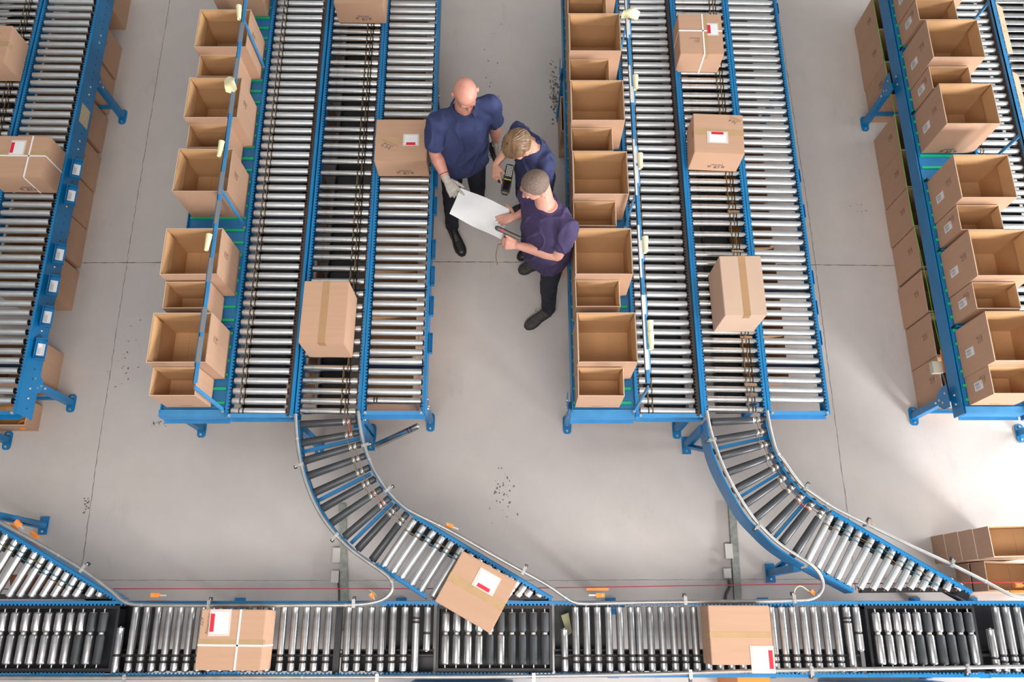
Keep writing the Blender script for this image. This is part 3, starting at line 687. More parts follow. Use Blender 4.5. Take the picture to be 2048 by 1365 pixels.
# ---------------------------------------------------------------- curves, merges and the front conveyor
def roller_obj(t, p0, p1, prof, mats, z=RZ, name='roller', drop=0):
    """a roller between two points, modelled along its own axis"""
    a = V((p0.x, p0.y, z)); b = V((p1.x, p1.y, z)); L = (b-a).length
    me = MB().lathe((0,0,0), (L,0,0), prof(L)).mesh(name, mats)
    o = link(name, me, t, a-V(t.location)); d = b-a; o.rotation_euler = (0, 0, math.atan2(d.y, d.x)); return o
def path_px(pts, z, n=5): return smooth_path([P(u, v, z) for u, v in pts], n)
def offset(pts, s):
    out = []
    for i, p in enumerate(pts):
        d = (pts[min(i+1, len(pts)-1)]-pts[max(i-1, 0)]).normalized(); out.append(p+V((-d.y, d.x, 0))*s)
    return out
def frame_path(t, pts, inward, z=.778, depth=.15, m=BLUE, teeth=True, fl=.022):
    mb = MB(); mb.wallpath(pts, .004, z-depth, z)
    q = offset(pts, inward*fl); n = len(pts); vs = []
    for a, b in zip(pts, q): vs += [V((a.x,a.y,z)), V((b.x,b.y,z)), V((a.x,a.y,z-.004)), V((b.x,b.y,z-.004))]
    fs = []
    for i in range(n-1):
        a = i*4; b = a+4; fs += [(a,a+1,b+1,b), (a+2,b+2,b+3,a+3), (a+1,a+3,b+3,b+1), (a,b,b+2,a+2)]
    fs += [(0,2,3,1), ((n-1)*4,(n-1)*4+1,(n-1)*4+3,(n-1)*4+2)]
    mb.add(vs, fs)
    if teeth:
        L = 0
        for a, b in zip(q, q[1:]):
            d = (b-a); l = d.length; d.normalize(); s = V((-d.y, d.x, 0))*inward; k = max(1, int(l/.0252))
            for j in range(k):
                c = a+d*(j+.3)*l/k; e = c+d*.014
                vs = [V((p.x,p.y,zz)) for zz in (z-.004, z-.0005) for p in (c, e, e+s*.010, c+s*.010)]
                mb.add(vs, [(3,2,1,0),(4,5,6,7),(0,1,5,4),(1,2,6,5),(2,3,7,6),(3,0,4,7)])
    part(t, 'side_frame', mb, [m, STEEL])
def prof_curve(g):
    def f(L):
        r0, r1 = .0285, .0235
        k = lambda t: r0+(r1-r0)*t/L
        pr = [(-.006,.009,2),(0,.009,2),(0,k(0)*.9,2),(.004,k(0),0)]
        for d in sorted(L*x for x in g): pr += [(d-.012,k(d),0),(d-.010,k(d)-.001,1),(d-.004,k(d)-.005,1),(d+.004,k(d)-.005,1),(d+.010,k(d)-.001,1),(d+.012,k(d),0)]
        pr += [(L-.004,k(L),0),(L,k(L)*.9,2),(L,.009,2),(L+.006,.009,2)]
        return pr
    return f
def prof_merge(gd):
    def f(L):
        pr = [(-.012,.006,2),(0,.006,2),(0,RR*.86,2),(.004,RR*.97,0),(.007,RR,0)]
        for d in sorted((L-x for x in gd if L-x > .02), reverse=False): pr += [(d-.006,RR,0),(d-.003,RR-.0032,1),(d+.003,RR-.0032,1),(d+.006,RR,0)]
        pr += [(L-.007,RR,0),(L-.004,RR*.97,0),(L,RR*.86,2),(L,.009,2),(L+.006,.009,2)]
        return pr
    return f
CAPM = mat('brown_bearing_cap', (.16,.08,.05), .5)
def curve(label, rollers, outer, inner, split, rmats=(CURVER, STEEL, DARKFL), red=(), deepL=.15):
    c = P(*outer[0], 0); t = thing('curved_conveyor', label, 'conveyor', (c.x+.2, c.y-.3, 0), 'curved roller conveyors')
    for a, b in rollers: roller_obj(t, P(*a, RZ), P(*a, RZ).lerp(P(*b, RZ), 1.035), prof_curve((.79, .865)), rmats)
    frame_path(t, path_px(outer, .778), 1, depth=deepL, teeth=False, fl=.012)
    frame_path(t, path_px(inner, .778), -1, teeth=False, fl=.012)
    # O-ring belts joining neighbours
    for i, (r0, r1) in enumerate(zip(rollers, rollers[1:])):
        f = .80 if i % 2 else .88
        A = P(*r0[0], RZ).lerp(P(*r0[1], RZ), f); B = P(*r1[0], RZ).lerp(P(*r1[1], RZ), f)
        d = (B-A).normalized(); R = .024; pts = []
        for k in range(7): an = PI/2+PI*k/6; pts.append(A+d*math.cos(an)*R+V((0,0,1))*math.sin(an)*R)
        for k in range(7): an = -PI/2+PI*k/6; pts.append(B+d*math.cos(an)*R+V((0,0,1))*math.sin(an)*R)
        part(t, 'drive_belt', MB().tube(pts, .003 if i in red else .002, closed=True, n=6), REDBELT if i in red else BELT)
    # cross bars under the rollers
    for i in range(1, len(rollers), 3):
        j = min(i+1, len(rollers)-1); A = (P(*rollers[i][0], .70)+P(*rollers[j][0], .70))/2; B = (P(*rollers[i][1], .70)+P(*rollers[j][1], .70))/2; part(t, 'cross_member', MB().bar(A, B, .022, .03), BLUE)
    return t
c2 = [((600,850),(710,843)),((602,887),(715,867)),((607,923),(723,889)),((615,953),(729,913)),((627,987),(736,937)),((644,1018),(747,960)),((662,1047),(760,980)),((689,1075),(777,998)),((715,1100),(794,1014)),((744,1122),(812,1030))]
CV2 = curve('curved conveyor of dark rollers leading down from the left-centre lanes', c2,
    [(595,841),(597,880),(603,925),(616,968),(634,1010),(657,1047),(685,1080),(712,1106),(742,1127)],
    [(719,841),(722,870),(732,905),(749,945),(771,980),(797,1008),(823,1028)], 0, red=(0, 6))
c3 = [((1422,845),(1527,840)),((1427,882),(1534,862)),((1436,915),(1541,887)),((1449,948),(1552,910)),((1466,982),(1562,930)),((1486,1012),(1575,951)),((1507,1040),(1590,970)),((1536,1063),(1608,988)),((1563,1087),(1628,1003)),((1591,1107),(1648,1018))]
CV3 = curve('curved conveyor of dark rollers leading down from the right-centre lanes', c3,
    [(1412,841),(1417,880),(1428,918),(1443,953),(1463,990),(1489,1033),(1521,1068),(1550,1095),(1586,1120),(1608,1133)],
    [(1534,841),(1541,872),(1554,910),(1573,945),(1600,978),(1632,1003),(1658,1020)], 0, red=(7,), deepL=.20)
def merge(label, rollers, up, low, tips, band=None, loc=None):
    rollers = [((a[0], min(a[1], 1194)), b) for a, b in rollers]
    c = P(*up[0], 0); t = thing('merge_conveyor', label, 'conveyor', (c.x, c.y-.2, 0), 'slanted merge conveyors')
    for i, (a, b) in enumerate(rollers):
        A = P(*a, RZ); B = P(*b, RZ); L = (B-A).length
        g = (.062, .092) if L > .12 else (.05,)
        roller_obj(t, A, B, prof_merge(g if L > .075 else ()), (ZINC, STEEL, CAPM))
        if L > .14 and i+1 < len(rollers):
            r1 = rollers[i+1]; A2 = P(*r1[0], RZ); B2 = P(*r1[1], RZ)
            if (B2-A2).length < .12: continue
            dd = .062 if i % 2 else .092
            p = B+(A-B).normalized()*dd; q = B2+(A2-B2).normalized()*dd; d = (q-p).normalized(); R = .024; pts = []
            for k in range(7): an = PI/2+PI*k/6; pts.append(p+d*math.cos(an)*R+V((0,0,1))*math.sin(an)*R)
            for k in range(7): an = -PI/2+PI*k/6; pts.append(q+d*math.cos(an)*R+V((0,0,1))*math.sin(an)*R)
            part(t, 'drive_belt', MB().tube(pts, .0022, closed=True, n=6), TEALBAND if i % 3 else BELT)
    frame_path(t, [P(*p, .778) for p in up], -1)
    if low: frame_path(t, [P(*p, .778) for p in low], 1)
    a, b = tips; A = P(*a, .72); B = P(*b, .72); part(t, 'tip_beam', MB().bar(A, B, .03, .06), BLACK)
    # long drive shaft below the rollers
    A = P(*up[0], .64); B = P(*up[-1], .64); q = (B-A).normalized(); s = V((q.y, -q.x, 0))
    part(t, 'drive_shaft', MB().lathe(A+s*.12, B+s*.10, [(0,.016),((B-A).length,.016)], n=12), DARKFL)
    part(t, 'drive_shelf', MB().bar(A+s*.07+V((0,0,-.02)), B+s*.06+V((0,0,-.02)), .09, .006), BLACK)
    return t
m2 = [((764,1137),(830,1040)),((784,1148),(849,1052)),((802,1158),(869,1062)),((822,1172),(887,1073)),((840,1185),(905,1083)),((865,1198),(925,1095)),((885,1199),(944,1107)),((906,1199),(962,1118)),((927,1199),(981,1130)),((948,1199),(998,1138)),((970,1199),(1016,1147)),((992,1198),(1027,1152)),((1013,1197),(1038,1160)),((1034,1196),(1050,1172)),((1053,1195),(1062,1181)),((1075,1195),(1081,1186))]
MG2 = merge('slanted merge conveyor after the left curve, a carton sliding off its end', m2, [(829,1029),(1106,1195)], [(748,1132),(850,1198)], ((866,1196),(1092,1196)))
m3 = [((1614,1123),(1663,1028)),((1634,1137),(1683,1038)),((1653,1148),(1703,1050)),((1673,1160),(1721,1060)),((1693,1172),(1746,1073)),((1719,1178),(1768,1083)),((1744,1180),(1788,1095)),((1769,1180),(1809,1110)),((1794,1180),(1826,1117)),((1819,1178),(1846,1128)),((1841,1180),(1864,1140)),((1866,1180),(1881,1147)),((1891,1182),(1901,1157)),((1913,1180),(1921,1168))]
MG3 = merge('slanted merge conveyor after the right curve, its rollers uncovered', m3, [(1664,1021),(1946,1183)], [(1614,1137),(1706,1186)], ((1720,1182),(1926,1180)))
m1 = [((-70,1120),(-35,1032)),((-50,1130),(-17,1045)),((-28,1140),(0,1063)),((-20,1165),(19,1066)),((-10,1183),(35,1075)),((-3,1196),(51,1087)),((12,1195),(74,1101)),((37,1197),(90,1111)),((67,1198),(107,1122)),((90,1200),(122,1133)),((118,1200),(138,1141)),((143,1198),(154,1152)),((170,1200),(170,1163)),((198,1202),(190,1176)),((205,1203),(208,1188))]
m1 = [((-60,1190),(0,1060-18)),((-38,1195),(17,1063)),((-15,1197),(35,1075)),((12,1197),(52,1088))]
m1 = [((-66,1165),(-18,1042)),((-48,1178),(0,1050)),((-27,1188),(17,1063)),((-8,1192),(35,1075)),((-2,1160),(50,1087)),((12,1195),(75,1102)),((37,1197),(90,1110)),((67,1198),(106,1122)),((90,1200),(123,1133)),((118,1200),(136,1143)),((143,1198),(152,1152)),((170,1200),(168,1163)),((198,1202),(188,1175))]
# right ends follow the frame; lower ends follow the slant of about sixty degrees
m1 = [((u-.62*(1194-v) if True else 0, 1194), (u, v)) for u, v in ((18,1063),(37,1075),(55,1087),(75,1101),(91,1110),(107,1122),(122,1134),(137,1145),(153,1154),(169,1164),(188,1174),(203,1184))]
m1 = [((max(a[0], -60), a[1]), b) for a, b in m1]
MG1 = merge('slanted merge conveyor in the lower left corner of the photo', m1, [(-80,1004),(240,1198)], None, ((-80,1194),(232,1194)))
# red worn patches under the left merge
part(MG1, 'rust_plate', MB().add([P(20,1150,.60),P(150,1150,.60),P(150,1195,.60),P(20,1195,.60)], [(0,1,2,3)]).add([P(20,1150,.59),P(150,1150,.59),P(150,1195,.59),P(20,1195,.59)], [(3,2,1,0)]), mat('rusty_orange_plate', (.45,.13,.03), .7, col2=(.12,.05,.03), nscale=20), label='rusty orange plate below the rollers')
# ---- the front conveyor, in modules
YM0, YM1 = -.292, .112
def front_module(name, label, u0, u1, kind):
    x0 = P(u0, 1285, RZ).x; x1 = P(u1, 1285, RZ).x
    t = thing(name, label, 'conveyor', ((x0+x1)/2, (YM0+YM1)/2, 0), 'front conveyor sections')
    for y, inn in ((YM1+.036, -1), (YM0-.030, 1)):
        mb = MB(); a = x0+.001; b = x1-.001
        mb.box(a, b, min(y, y+inn*.018), max(y, y+inn*.018), .774, .778).box(a, b, y-.002, y+.002, .62, .774)
        n = int((b-a)/.0252)
        for i in range(n): mb.box(a+i*.0252+.004, a+i*.0252+.017, *sorted((y+inn*.018, y+inn*.028)), .774, .7775)
        part(t, 'side_frame', mb, BLUE)
    if kind == 'straight':
        part(t, 'drive_or_shade_tray', MB().box(x0+.01, x1-.01, YM0+.0, YM0+.13, .63, .636).box(x0+.01, x1-.01, YM0+.13, YM0+.136, .60, .68), BLACK)
        part(t, 'drive_shaft', MB().lathe((x0+.01, YM0+.10, .69), (x1-.01, YM0+.10, .69), [(0,.012),(x1-x0-.02,.012)], n=10), DARKFL)
    return t
def full(t, u, v_top=1220, v_bot=1346, top_groove=False, short=None, mats=(MAINR, DARKFL, STEEL)):
    x = P(u, 1283, RZ).x
    y0, y1 = (YM0, YM1) if short is None else short
    L = y1-y0; g = (.062, .100) if not top_groove else (L-.095, L-.070)
    if short: g = (.085,) if y0 == YM0 else (.11,)
    pr = [(-.006,.009,2),(0,.009,2),(0,RR*.85,2),(.006,RR*.97,0),(.009,RR,0)]
    for d in g: pr += [(d-.008,RR,0),(d-.003,RR-.006,1),(d+.003,RR-.006,1),(d+.008,RR,0)]
    pr += [(L-.055,RR,0),(L-.053,RR*.97,0),(L-.012,RR*.97,0),(L-.010,RR,0),(L-.003,RR,0),(L,RR*.85,2),(L,.009,2),(L+.006,.009,2)]
    me = MB().lathe((0,0,0), (0,L,0), pr).mesh('roller', mats)
    return part_at(t, 'roller', me, (x, y0, RZ))
def double(t, u, state):
    """two-part transfer roller with a waist; state picks the coverings"""
    x = P(u, 1283, RZ).x; y0 = YM0+.045; y1 = YM1-.035; w = (y0+y1)/2+.03; r = .0285
    a, b = {'s':(0,0), 'r':(3,3), 'sr':(0,3), 'rs':(3,0)}[state]
    L = y1-y0; m = w-y0
    pr = [(-.02,.005,2),(0,.005,2),(0,r*.8,2),(.004,r*.95,b),(.01,r,b),(m-.020,r,b),(m-.010,r*.86,b),(m-.005,r*.6,2),(m+.005,r*.6,2),(m+.010,r*.86,a),(m+.020,r,a),(L-.012,r,a),(L-.004,r*.93,a),(L,r*.8,2),(L,.005,2),(L+.022,.005,2)]
    me = MB().lathe((0,0,0), (0,L,0), pr, n=18).mesh('transfer_roller', [MAINR, DARKFL, STEEL, RUBBER])
    return part_at(t, 'transfer_roller', me, (x, y0, RZ-.003))
def transfer(label, u0, u1, us, states, fu0, fu1):
    t = front_module('transfer_conveyor', label, u0, u1, 'transfer')
    x0 = P(fu0, 1285, RZ).x; x1 = P(fu1, 1285, RZ).x
    mb = MB().box(x0, x1, YM0-.01, YM1+.02, .65, .655).box(x0, x1, YM1-.012, YM1+.010, .655, .750).box(x0, x1, YM0+.0, YM0+.022, .655, .750).box(x0, x0+.018, YM0, YM1, .655, .748).box(x1-.018, x1, YM0, YM1, .655, .748)
    part(t, 'transfer_bed', mb, BLACK)
    for u, s in zip(us, states): double(t, u, s)
    return t
T1 = transfer('black transfer bed of split rollers at the lower left corner', -120, 232, [-113,-91,-69,-47,-24,-2,21,44,66,89,111,134,156,178,200], ['s']*12+['sr','rs','r'], -130, 230)
S1 = front_module('roller_conveyor', 'front conveyor section carrying the Newquay carton', 232, 675, 'straight')
full(S1, 238, short=(YM0-.008, YM1-.13))
for u in (264,287,310,333,355,378,401,423,446,469,492,515,538,563,586,609,631,654): full(S1, u)
part(S1, 'cross_plate', MB().box(P(668,1285,.73).x, P(684,1285,.73).x-.012, YM0-.02, YM1+.02, .70, .728), BLACK)
S1b = front_module('roller_conveyor', 'short front conveyor section under the looped guide rail', 675, 868, 'straight')
for u in (694,716,740,763,785,808): full(S1b, u)
full(S1b, 831, top_groove=True); full(S1b, 853.5, short=(YM0+.13, YM1))
T2 = transfer('black transfer bed of split rollers where the left merge arrives', 868, 1107, [891,913,936,958,980,1002,1024,1045,1067,1090], ['s','s','s','s','sr','rs','r','r','r','r'], 872, 1105)
S2b = front_module('roller_conveyor', 'long front conveyor section carrying the carton numbered 336', 1107, 1725, 'straight')
full(S2b, 1129, short=(YM0, YM1-.14))
for u in (1152,1174,1196,1218,1241,1264,1279,1302,1325,1348,1369,1391,1414,1437,1459,1482,1504,1526,1548,1569,1590,1612,1633,1655,1677): full(S2b, u)
full(S2b, 1700, top_groove=True); full(S2b, 1720-.5, short=(YM0+.13, YM1))
T3 = transfer('black transfer bed of split rollers where the right merge arrives', 1725, 1962, [1758,1779,1799,1820,1840,1861,1882,1903,1924,1945], ['s','s','s','s','sr','rs','sr','r','r','rs'], 1738, 1960)
S3b = front_module('roller_conveyor', 'front conveyor section at the lower right corner of the photo', 1962, 2170, 'straight')
full(S3b, 1984, short=(YM0, YM1-.14))
for u in (2002,2023,2045,2067,2089,2111,2133): full(S3b, u)
part(S2b, 'paper_scrap', MB().add([P(1122,1232,.66),P(1137,1226,.665),P(1144,1266,.66),P(1135,1272,.662)], [(0,1,2,3)]).add([P(1122,1232,.659),P(1137,1226,.664),P(1144,1266,.659),P(1135,1272,.661)], [(3,2,1,0)]), mat('old_yellow_paper', (.36,.34,.20), .8), label='yellowed paper scrap caught below the rollers')
def dark_pan(t, u0, u1):
    part(t, 'under_pan', MB().box(P(u0,1285,.6).x, P(u1,1285,.6).x, YM0-.02, YM1+.02, .56, .565), BLACK)
dark_pan(T1, -118, 230); dark_pan(S1, 236, 300); dark_pan(S1b, 770, 865); dark_pan(S2b, 1110, 1225); dark_pan(S2b, 1690, 1722); dark_pan(S3b, 1965, 2160)
for t, u in ((S1, 400), (S1b, 770), (S2b, 1250), (S2b, 1600), (T2, 1062), (T3, 1948), (T1, 60), (S3b, 2080)):
    x = P(u, 1285, RZ).x; sy = YM0-.02
    for y in (YM0-.02, YM1+.02):
        o = part(t, 'leg', MB().box(x-.025, x+.025, y-.02, y+.02, .01, .62), BLUE)
        part(o, 'foot_plate', MB().box(x-.04, x+.04, y-.06, y+.06, .0005, .010), BLUE)
for t, pts in ((CV2, ((742,885),(640,893))), (CV3, ((1372,892),(1540,1147))), (MG1, ((88,1052),))):
    for u, v in pts:
        p = P(u, v, 0); o = part(t, 'leg', MB().box(p.x-.025, p.x+.025, p.y-.025, p.y+.025, .01, .63), BLUE)
        part(o, 'foot_plate', MB().box(p.x-.035, p.x+.035, p.y-.07, p.y+.07, .0005, .010).lathe((p.x,p.y-.045,.01),(p.x,p.y-.045,.018),[(0,.01,1),(.008,.008,1)],n=8), [BLUE, STEEL])
# slanted braces of the right curve
for t, a, b in ((CV3, (1372,892,0.03), (1432,905,.60)), (MG1, (88,1052,.03), (30,1035,.60)), (CV3, (1540,1147,.03), (1600,1100,.6))):
    part(t, 'brace', MB().bar(P(*a), P(*b), .035, .025), BLUE)
# ---------------------------------------------------------------- grey guide rails
def clamp(t, p, d, side, orange=False):
    """small clamp holding the rail: plate, stud and block"""
    q = V((-d.y, d.x, 0))*side; mb = MB()
    mb.bar(p+V((0,0,.012))-q*.02, p+V((0,0,.012))+q*.035, .022, .005).bar(p+q*.03+V((0,0,-.03)), p+q*.03+V((0,0,.012)), .018, .006)
    mb.lathe(p+q*.02-V((0,0,.01)), p+q*.045-V((0,0,.01)), [(0,.005,1),(.025,.005,1)], n=8)
    mb.lathe(p+V((0,0,.012)), p+V((0,0,.022)), [(0,.008,1),(.01,.006,1)], n=8)
    mb.bar(p+q*.034+V((0,0,-.022)), p+q*.054+V((0,0,-.022)), .020, .020, 2)
    part(t, 'rail_clamp', mb, [GALV, STEEL, DARKFL])
def rail(label, px, z=.835, r=.0125, clamps=(), loops=6):
    pts = path_px(px, z, loops); c = pts[len(pts)//2]; t = thing('guide_rail', label, 'guide rail', (c.x, c.y, 0), 'grey tubular guide rails')
    part(t, 'tube', MB().tube(pts, r, n=12), GALV)
    for i in range(14, len(pts)-3, 26):
        d = (pts[i+1]-pts[i]).normalized(); part(t, 'collar', MB().lathe(pts[i], pts[i]+d*.012, [(0,r+.0015),(.012,r+.0015)], n=12), STEEL)
    for u, v, s in clamps:
        p = P(u, v, z); k = min(range(len(pts)), key=lambda i: (pts[i]-p).length); k = min(max(k, 1), len(pts)-2)
        clamp(t, pts[k], (pts[k+1]-pts[k-1]).normalized(), s)
        # stay down to the frame
        part(t, 'stay', MB().bar(pts[k]+V((0,0,-.01)), pts[k]+V((0,0,-.075)), .014, .014), GALV)
    return t
R1 = rail('grey guide rail of the left merge, looping round to edge the left curve', [(-60,1008),(0,1045),(90,1095),(165,1140),(222,1182),(242,1200),(262,1209),(300,1211),(400,1212),(512,1212),(620,1211),(690,1211),(735,1208),(765,1200),(781,1186),(785,1171),(777,1155),(760,1141),(738,1126),(700,1098),(668,1066),(640,1028),(617,980),(602,930),(594,880),(591,829)],
    clamps=((163,1140,1),(415,1212,1),(711,1209,1),(672,1070,1),(599,930,1)))
R2 = rail('grey guide rail between the two curves, with a loop at its right end', [(716,823),(722,865),(733,905),(750,943),(775,981),(805,1012),(835,1030),(900,1062),(960,1096),(1024,1132),(1090,1168),(1130,1195),(1148,1205),(1170,1208),(1220,1207),(1330,1205),(1450,1204),(1536,1203),(1596,1201),(1623,1198),(1639,1188),(1646,1171),(1640,1150),(1623,1131),(1596,1113),(1561,1090),(1534,1066),(1504,1033),(1474,987),(1454,950),(1437,910),(1422,865),(1413,822)],
    clamps=((728,890,1),(778,983,1),(1048,1145,1),(1373,1205,1),(1588,1202,1),(1517,1050,1),(1428,880,1)))
R3 = rail('grey guide rail along the outside of the right curve and merge', [(1534,822),(1541,860),(1552,900),(1566,920),(1583,945),(1603,970),(1629,990),(1669,1016),(1736,1050),(1819,1091),(1903,1130),(1969,1163),(2010,1185),(2029,1192),(2060,1193),(2160,1190)],
    clamps=((1612,975,1),(1740,1052,1),(1903,1130,1)))
R4 = rail('long grey guide rail along the bottom edge of the photo', [(-90,1357),(200,1357),(500,1356),(800,1355),(1024,1354),(1300,1349),(1536,1342),(1800,1338),(2048,1334),(2150,1333)], z=.82,
    clamps=((240,1356,-1),(750,1355,-1),(1050,1354,-1),(1376,1347,-1),(1605,1340,-1),(1950,1335,-1)))
# orange photo sensors with their brackets
def sensor(t, u, v, a, z=.80, s=1.0, label=None, strip=True):
    p = P(u, v, z); M = Matrix.Translation(p) @ Matrix.Rotation(a, 4, 'Z')
    mb = MB().box(-.035*s, .012*s, -.012, .016, -.012, .012, 0, M).box(.012*s, .05*s, -.004, .006, -.004, .004, 1, M)
    if strip: mb.box(-.06*s, .06*s, -.045, -.030, -.03, -.02, 0, M)
    mb.lathe(M @ V((-.022*s,.002,.012)), M @ V((-.022*s,.002,.016)), [(0,.006,1),(.004,.005,1)], n=8)
    part(t, 'photo_sensor', mb, [ORANGE, STEEL], label='orange photo sensor')
sensor(S1, 315, 1192, 0, .77, 1.25); sensor(S1b, 745, 1194, -.9, .77, .7, strip=False); sensor(S2b, 1196, 1191, PI, .77, 1.25); sensor(MG2, 902, 1054, -.35, .80, 1.1, strip=False); sensor(MG3, 1740, 1046, -.6, .80, .8, strip=False)
sensor(MG1, 38, 1050, -.7, .82); sensor(MG1, 72, 1074, -.6, .74, 1.3); sensor(MG3, 2040, 1172, 0, .8); sensor(MG3, 1625, 1187, -.9, .77, .6, strip=False)
# cables near the loops
for t, pts in ((S1b, ((739,1181,.74),(748,1187,.75),(753,1196,.74),(745,1204,.73))), (S2b, ((1588,1198,.74),(1590,1180,.76),(1602,1173,.77),(1620,1185,.77)))):
    part(t, 'sensor_cable', MB().tube(smooth_path([P(*q) for q in pts], 6), .0035), NOTE)
# red pull cord strung above the floor behind the front conveyor
tag(link('pull_cord', MB().tube([P(-60,1179,.56), P(512,1178,.56), P(1000,1178,.56), P(1536,1170,.56), P(2160,1164,.56)], .0032, n=6).mesh('pull_cord', REDCORD)), 'thin red pull cord strung behind the front conveyor', 'cord')
# steel floor trunking with small junction boxes
def trunk(label, pts, boxes, w=.055):
    c = P(*pts[0], 0); t = thing('cable_trunking', label, 'cable duct', (c.x, c.y, 0), 'floor cable ducts')
    a, b = P(*pts[0], 0), P(*pts[1], 0)
    part(t, 'duct', MB().bar((a.x,a.y,.021), (b.x,b.y,.021), w, .04), mat('dull_galvanised_duct', (.30,.31,.28), .5, .3, noise_amt=.35, nscale=30))
    for u, v, h in boxes:
        p = P(u, v, 0); part(t, 'junction_box', MB().box(p.x-.028, p.x+.028, p.y-h/2, p.y+h/2, .001, .05), mat('grey_plastic_box', (.52,.49,.46), .5))
    return t
TK1 = trunk('grey steel cable duct on the floor under the left curve', ((686,1010),(692,1262)), ((675,1112,.11),(672,1155,.09)))
TK2 = trunk('grey steel cable duct on the floor left of the right curve', ((1461,1000),(1478,1262)), ((1455,1104,.11),(1452,1148,.07)))
part(TK2, 'conduit', MB().tube(smooth_path([P(1458,1160,.03), P(1459,1175,.03), P(1452,1190,.03), P(1450,1215,.03)]), .011), CABLE)
part(TK1, 'conduit', MB().tube(smooth_path([P(676,1165,.03), P(678,1190,.03), P(676,1230,.03)]), .006), CABLE)
# spare rollers leaning below the end of the left-centre lane
def spare(label, a, b):
    a = V(a); b = V(b); L = (b-a).length; d = (b-a).normalized()
    mb = MB().lathe((0,0,0), d*L, grooves(L, (L-.09, L-.065)))
    tag(link('loose_roller', mb.mesh('loose_roller', [CHROME, DARKFL, STEEL]), None, a), label, 'roller', 'spare rollers')
a = P(752, 892, .35); b = P(838, 852, .50)
spare('loose spare roller sticking out slanting below the left-centre lane end', a, b)
a = P(727, 850, .45); b = P(752, 858, .52)
# blue cabinets and orange bracket below the bottom edge
for u0, u1, v, lb in ((812, 1026, 1357, 'pale blue machine cover below the centre of the bottom edge'), (1682, 1930, 1342, 'bright blue machine cover below the bottom edge at right')):
    x0 = P(u0, v, .5).x; x1 = P(u1, v, .5).x; y1 = min(P(u0, v, .5).y, -.385)
    mb = MB().box(x0, x1, y1-.5, y1, .02, .5).box(x0-.01, x1+.01, y1-.51, y1, .5, .506)
    o = thing('machine_cover', lb, 'machine cover', ((x0+x1)/2, y1-.25, 0), 'blue covers below the front conveyor')
    part(o, 'cabinet', mb, BLUE2); part(o, 'lid', MB().box(x0+.02, x1-.02, y1-.48, y1-.02, .506, .51), BLUE2)
x0 = P(1476,1349,.6).x; x1 = P(1536,1349,.6).x; y = P(1476,1349,.6).y
tag(link('orange_cover', MB().box(-(x1-x0)/2, (x1-x0)/2, -.12, 0, .0, .6).box(-(x1-x0)/2-.008, (x1-x0)/2+.008, -.128, .004, .6, .606).mesh('orange_cover', ORANGE), None, ((x0+x1)/2, y, 0)), 'small orange cover at the bottom edge beneath the numbered carton', 'machine cover')
# yellow notes rolled or stuck on the upper rails
def note(label, u, v, kind, rx, z=1.36, a=0):
    y = P(u, v, z).y; p = V((rx, y, z)); mb = MB()
    if kind == 'roll':
        n = 14; L = .11
        for k in range(n):
            an0 = 2*PI*k/n*.86; an1 = 2*PI*(k+1)/n*.86; r = .014
            for (a0, a1) in ((an0, an1),):
                q = [V((r*math.cos(a0), -L/2, r*math.sin(a0)+.01)), V((r*math.cos(a1), -L/2, r*math.sin(a1)+.01)), V((r*1.5*math.cos(a1), L/2, r*1.3*math.sin(a1)+.02)), V((r*1.5*math.cos(a0), L/2, r*1.3*math.sin(a0)+.02))]
                mb.add(q+[w*1.06 for w in q], [(0,1,2,3),(7,6,5,4)])
        me = mb.mesh('paper_note', NOTE)
    else:
        n = 8; vs = []
        for i in range(n+1):
            for j in range(n+1):
                s = (i/n-.5); t2 = (j/n-.5); vs.append(V((s*.085, t2*.125, .018*math.sin(s*5+t2*3)+.012*math.cos(t2*6))))
        fs = [(i*(n+1)+j, (i+1)*(n+1)+j, (i+1)*(n+1)+j+1, i*(n+1)+j+1) for i in range(n) for j in range(n)]
        mb.add(vs, fs, 0, True); mb.add([q-V((0,0,.001)) for q in vs], [tuple(reversed(f)) for f in fs], 0, True)
        me = mb.mesh('paper_note', NOTE)
    o = link('paper_note', me, None, p, a); tag(o, label, 'note', 'yellow notes on the upper rails')
note('rolled yellow note near the top end of the left upper rail', 476, 28, 'roll', -2.098, a=.1)
note('crumpled yellow note draped over the left upper rail', 455, 168, 'sheet', -2.10, a=.3)
note('folded yellow note on the left rail, third from its top', 437, 300, 'roll', -2.10, a=-.1)
note('folded yellow note on the left rail above the fifth carton from front', 411, 487, 'roll', -2.10, a=-.1)
note('crumpled yellow note at the top of the middle upper rail', 1255, 28, 'sheet', .915, a=1.2)
note('rolled yellow note on the middle rail, second from the top', 1263, 168, 'roll', .918)
note('rolled yellow note on the middle rail beside the sealed carton 364', 1276, 325, 'roll', .918)
note('rolled yellow note on the middle rail beside the pale tall carton', 1289, 492, 'roll', .920)
note('upper one of the two rolled notes near the middle rail front end', 1298, 661, 'roll', .920)
note('lower one of the two rolled notes near the middle rail front end', 1299, 684, 'roll', .920)
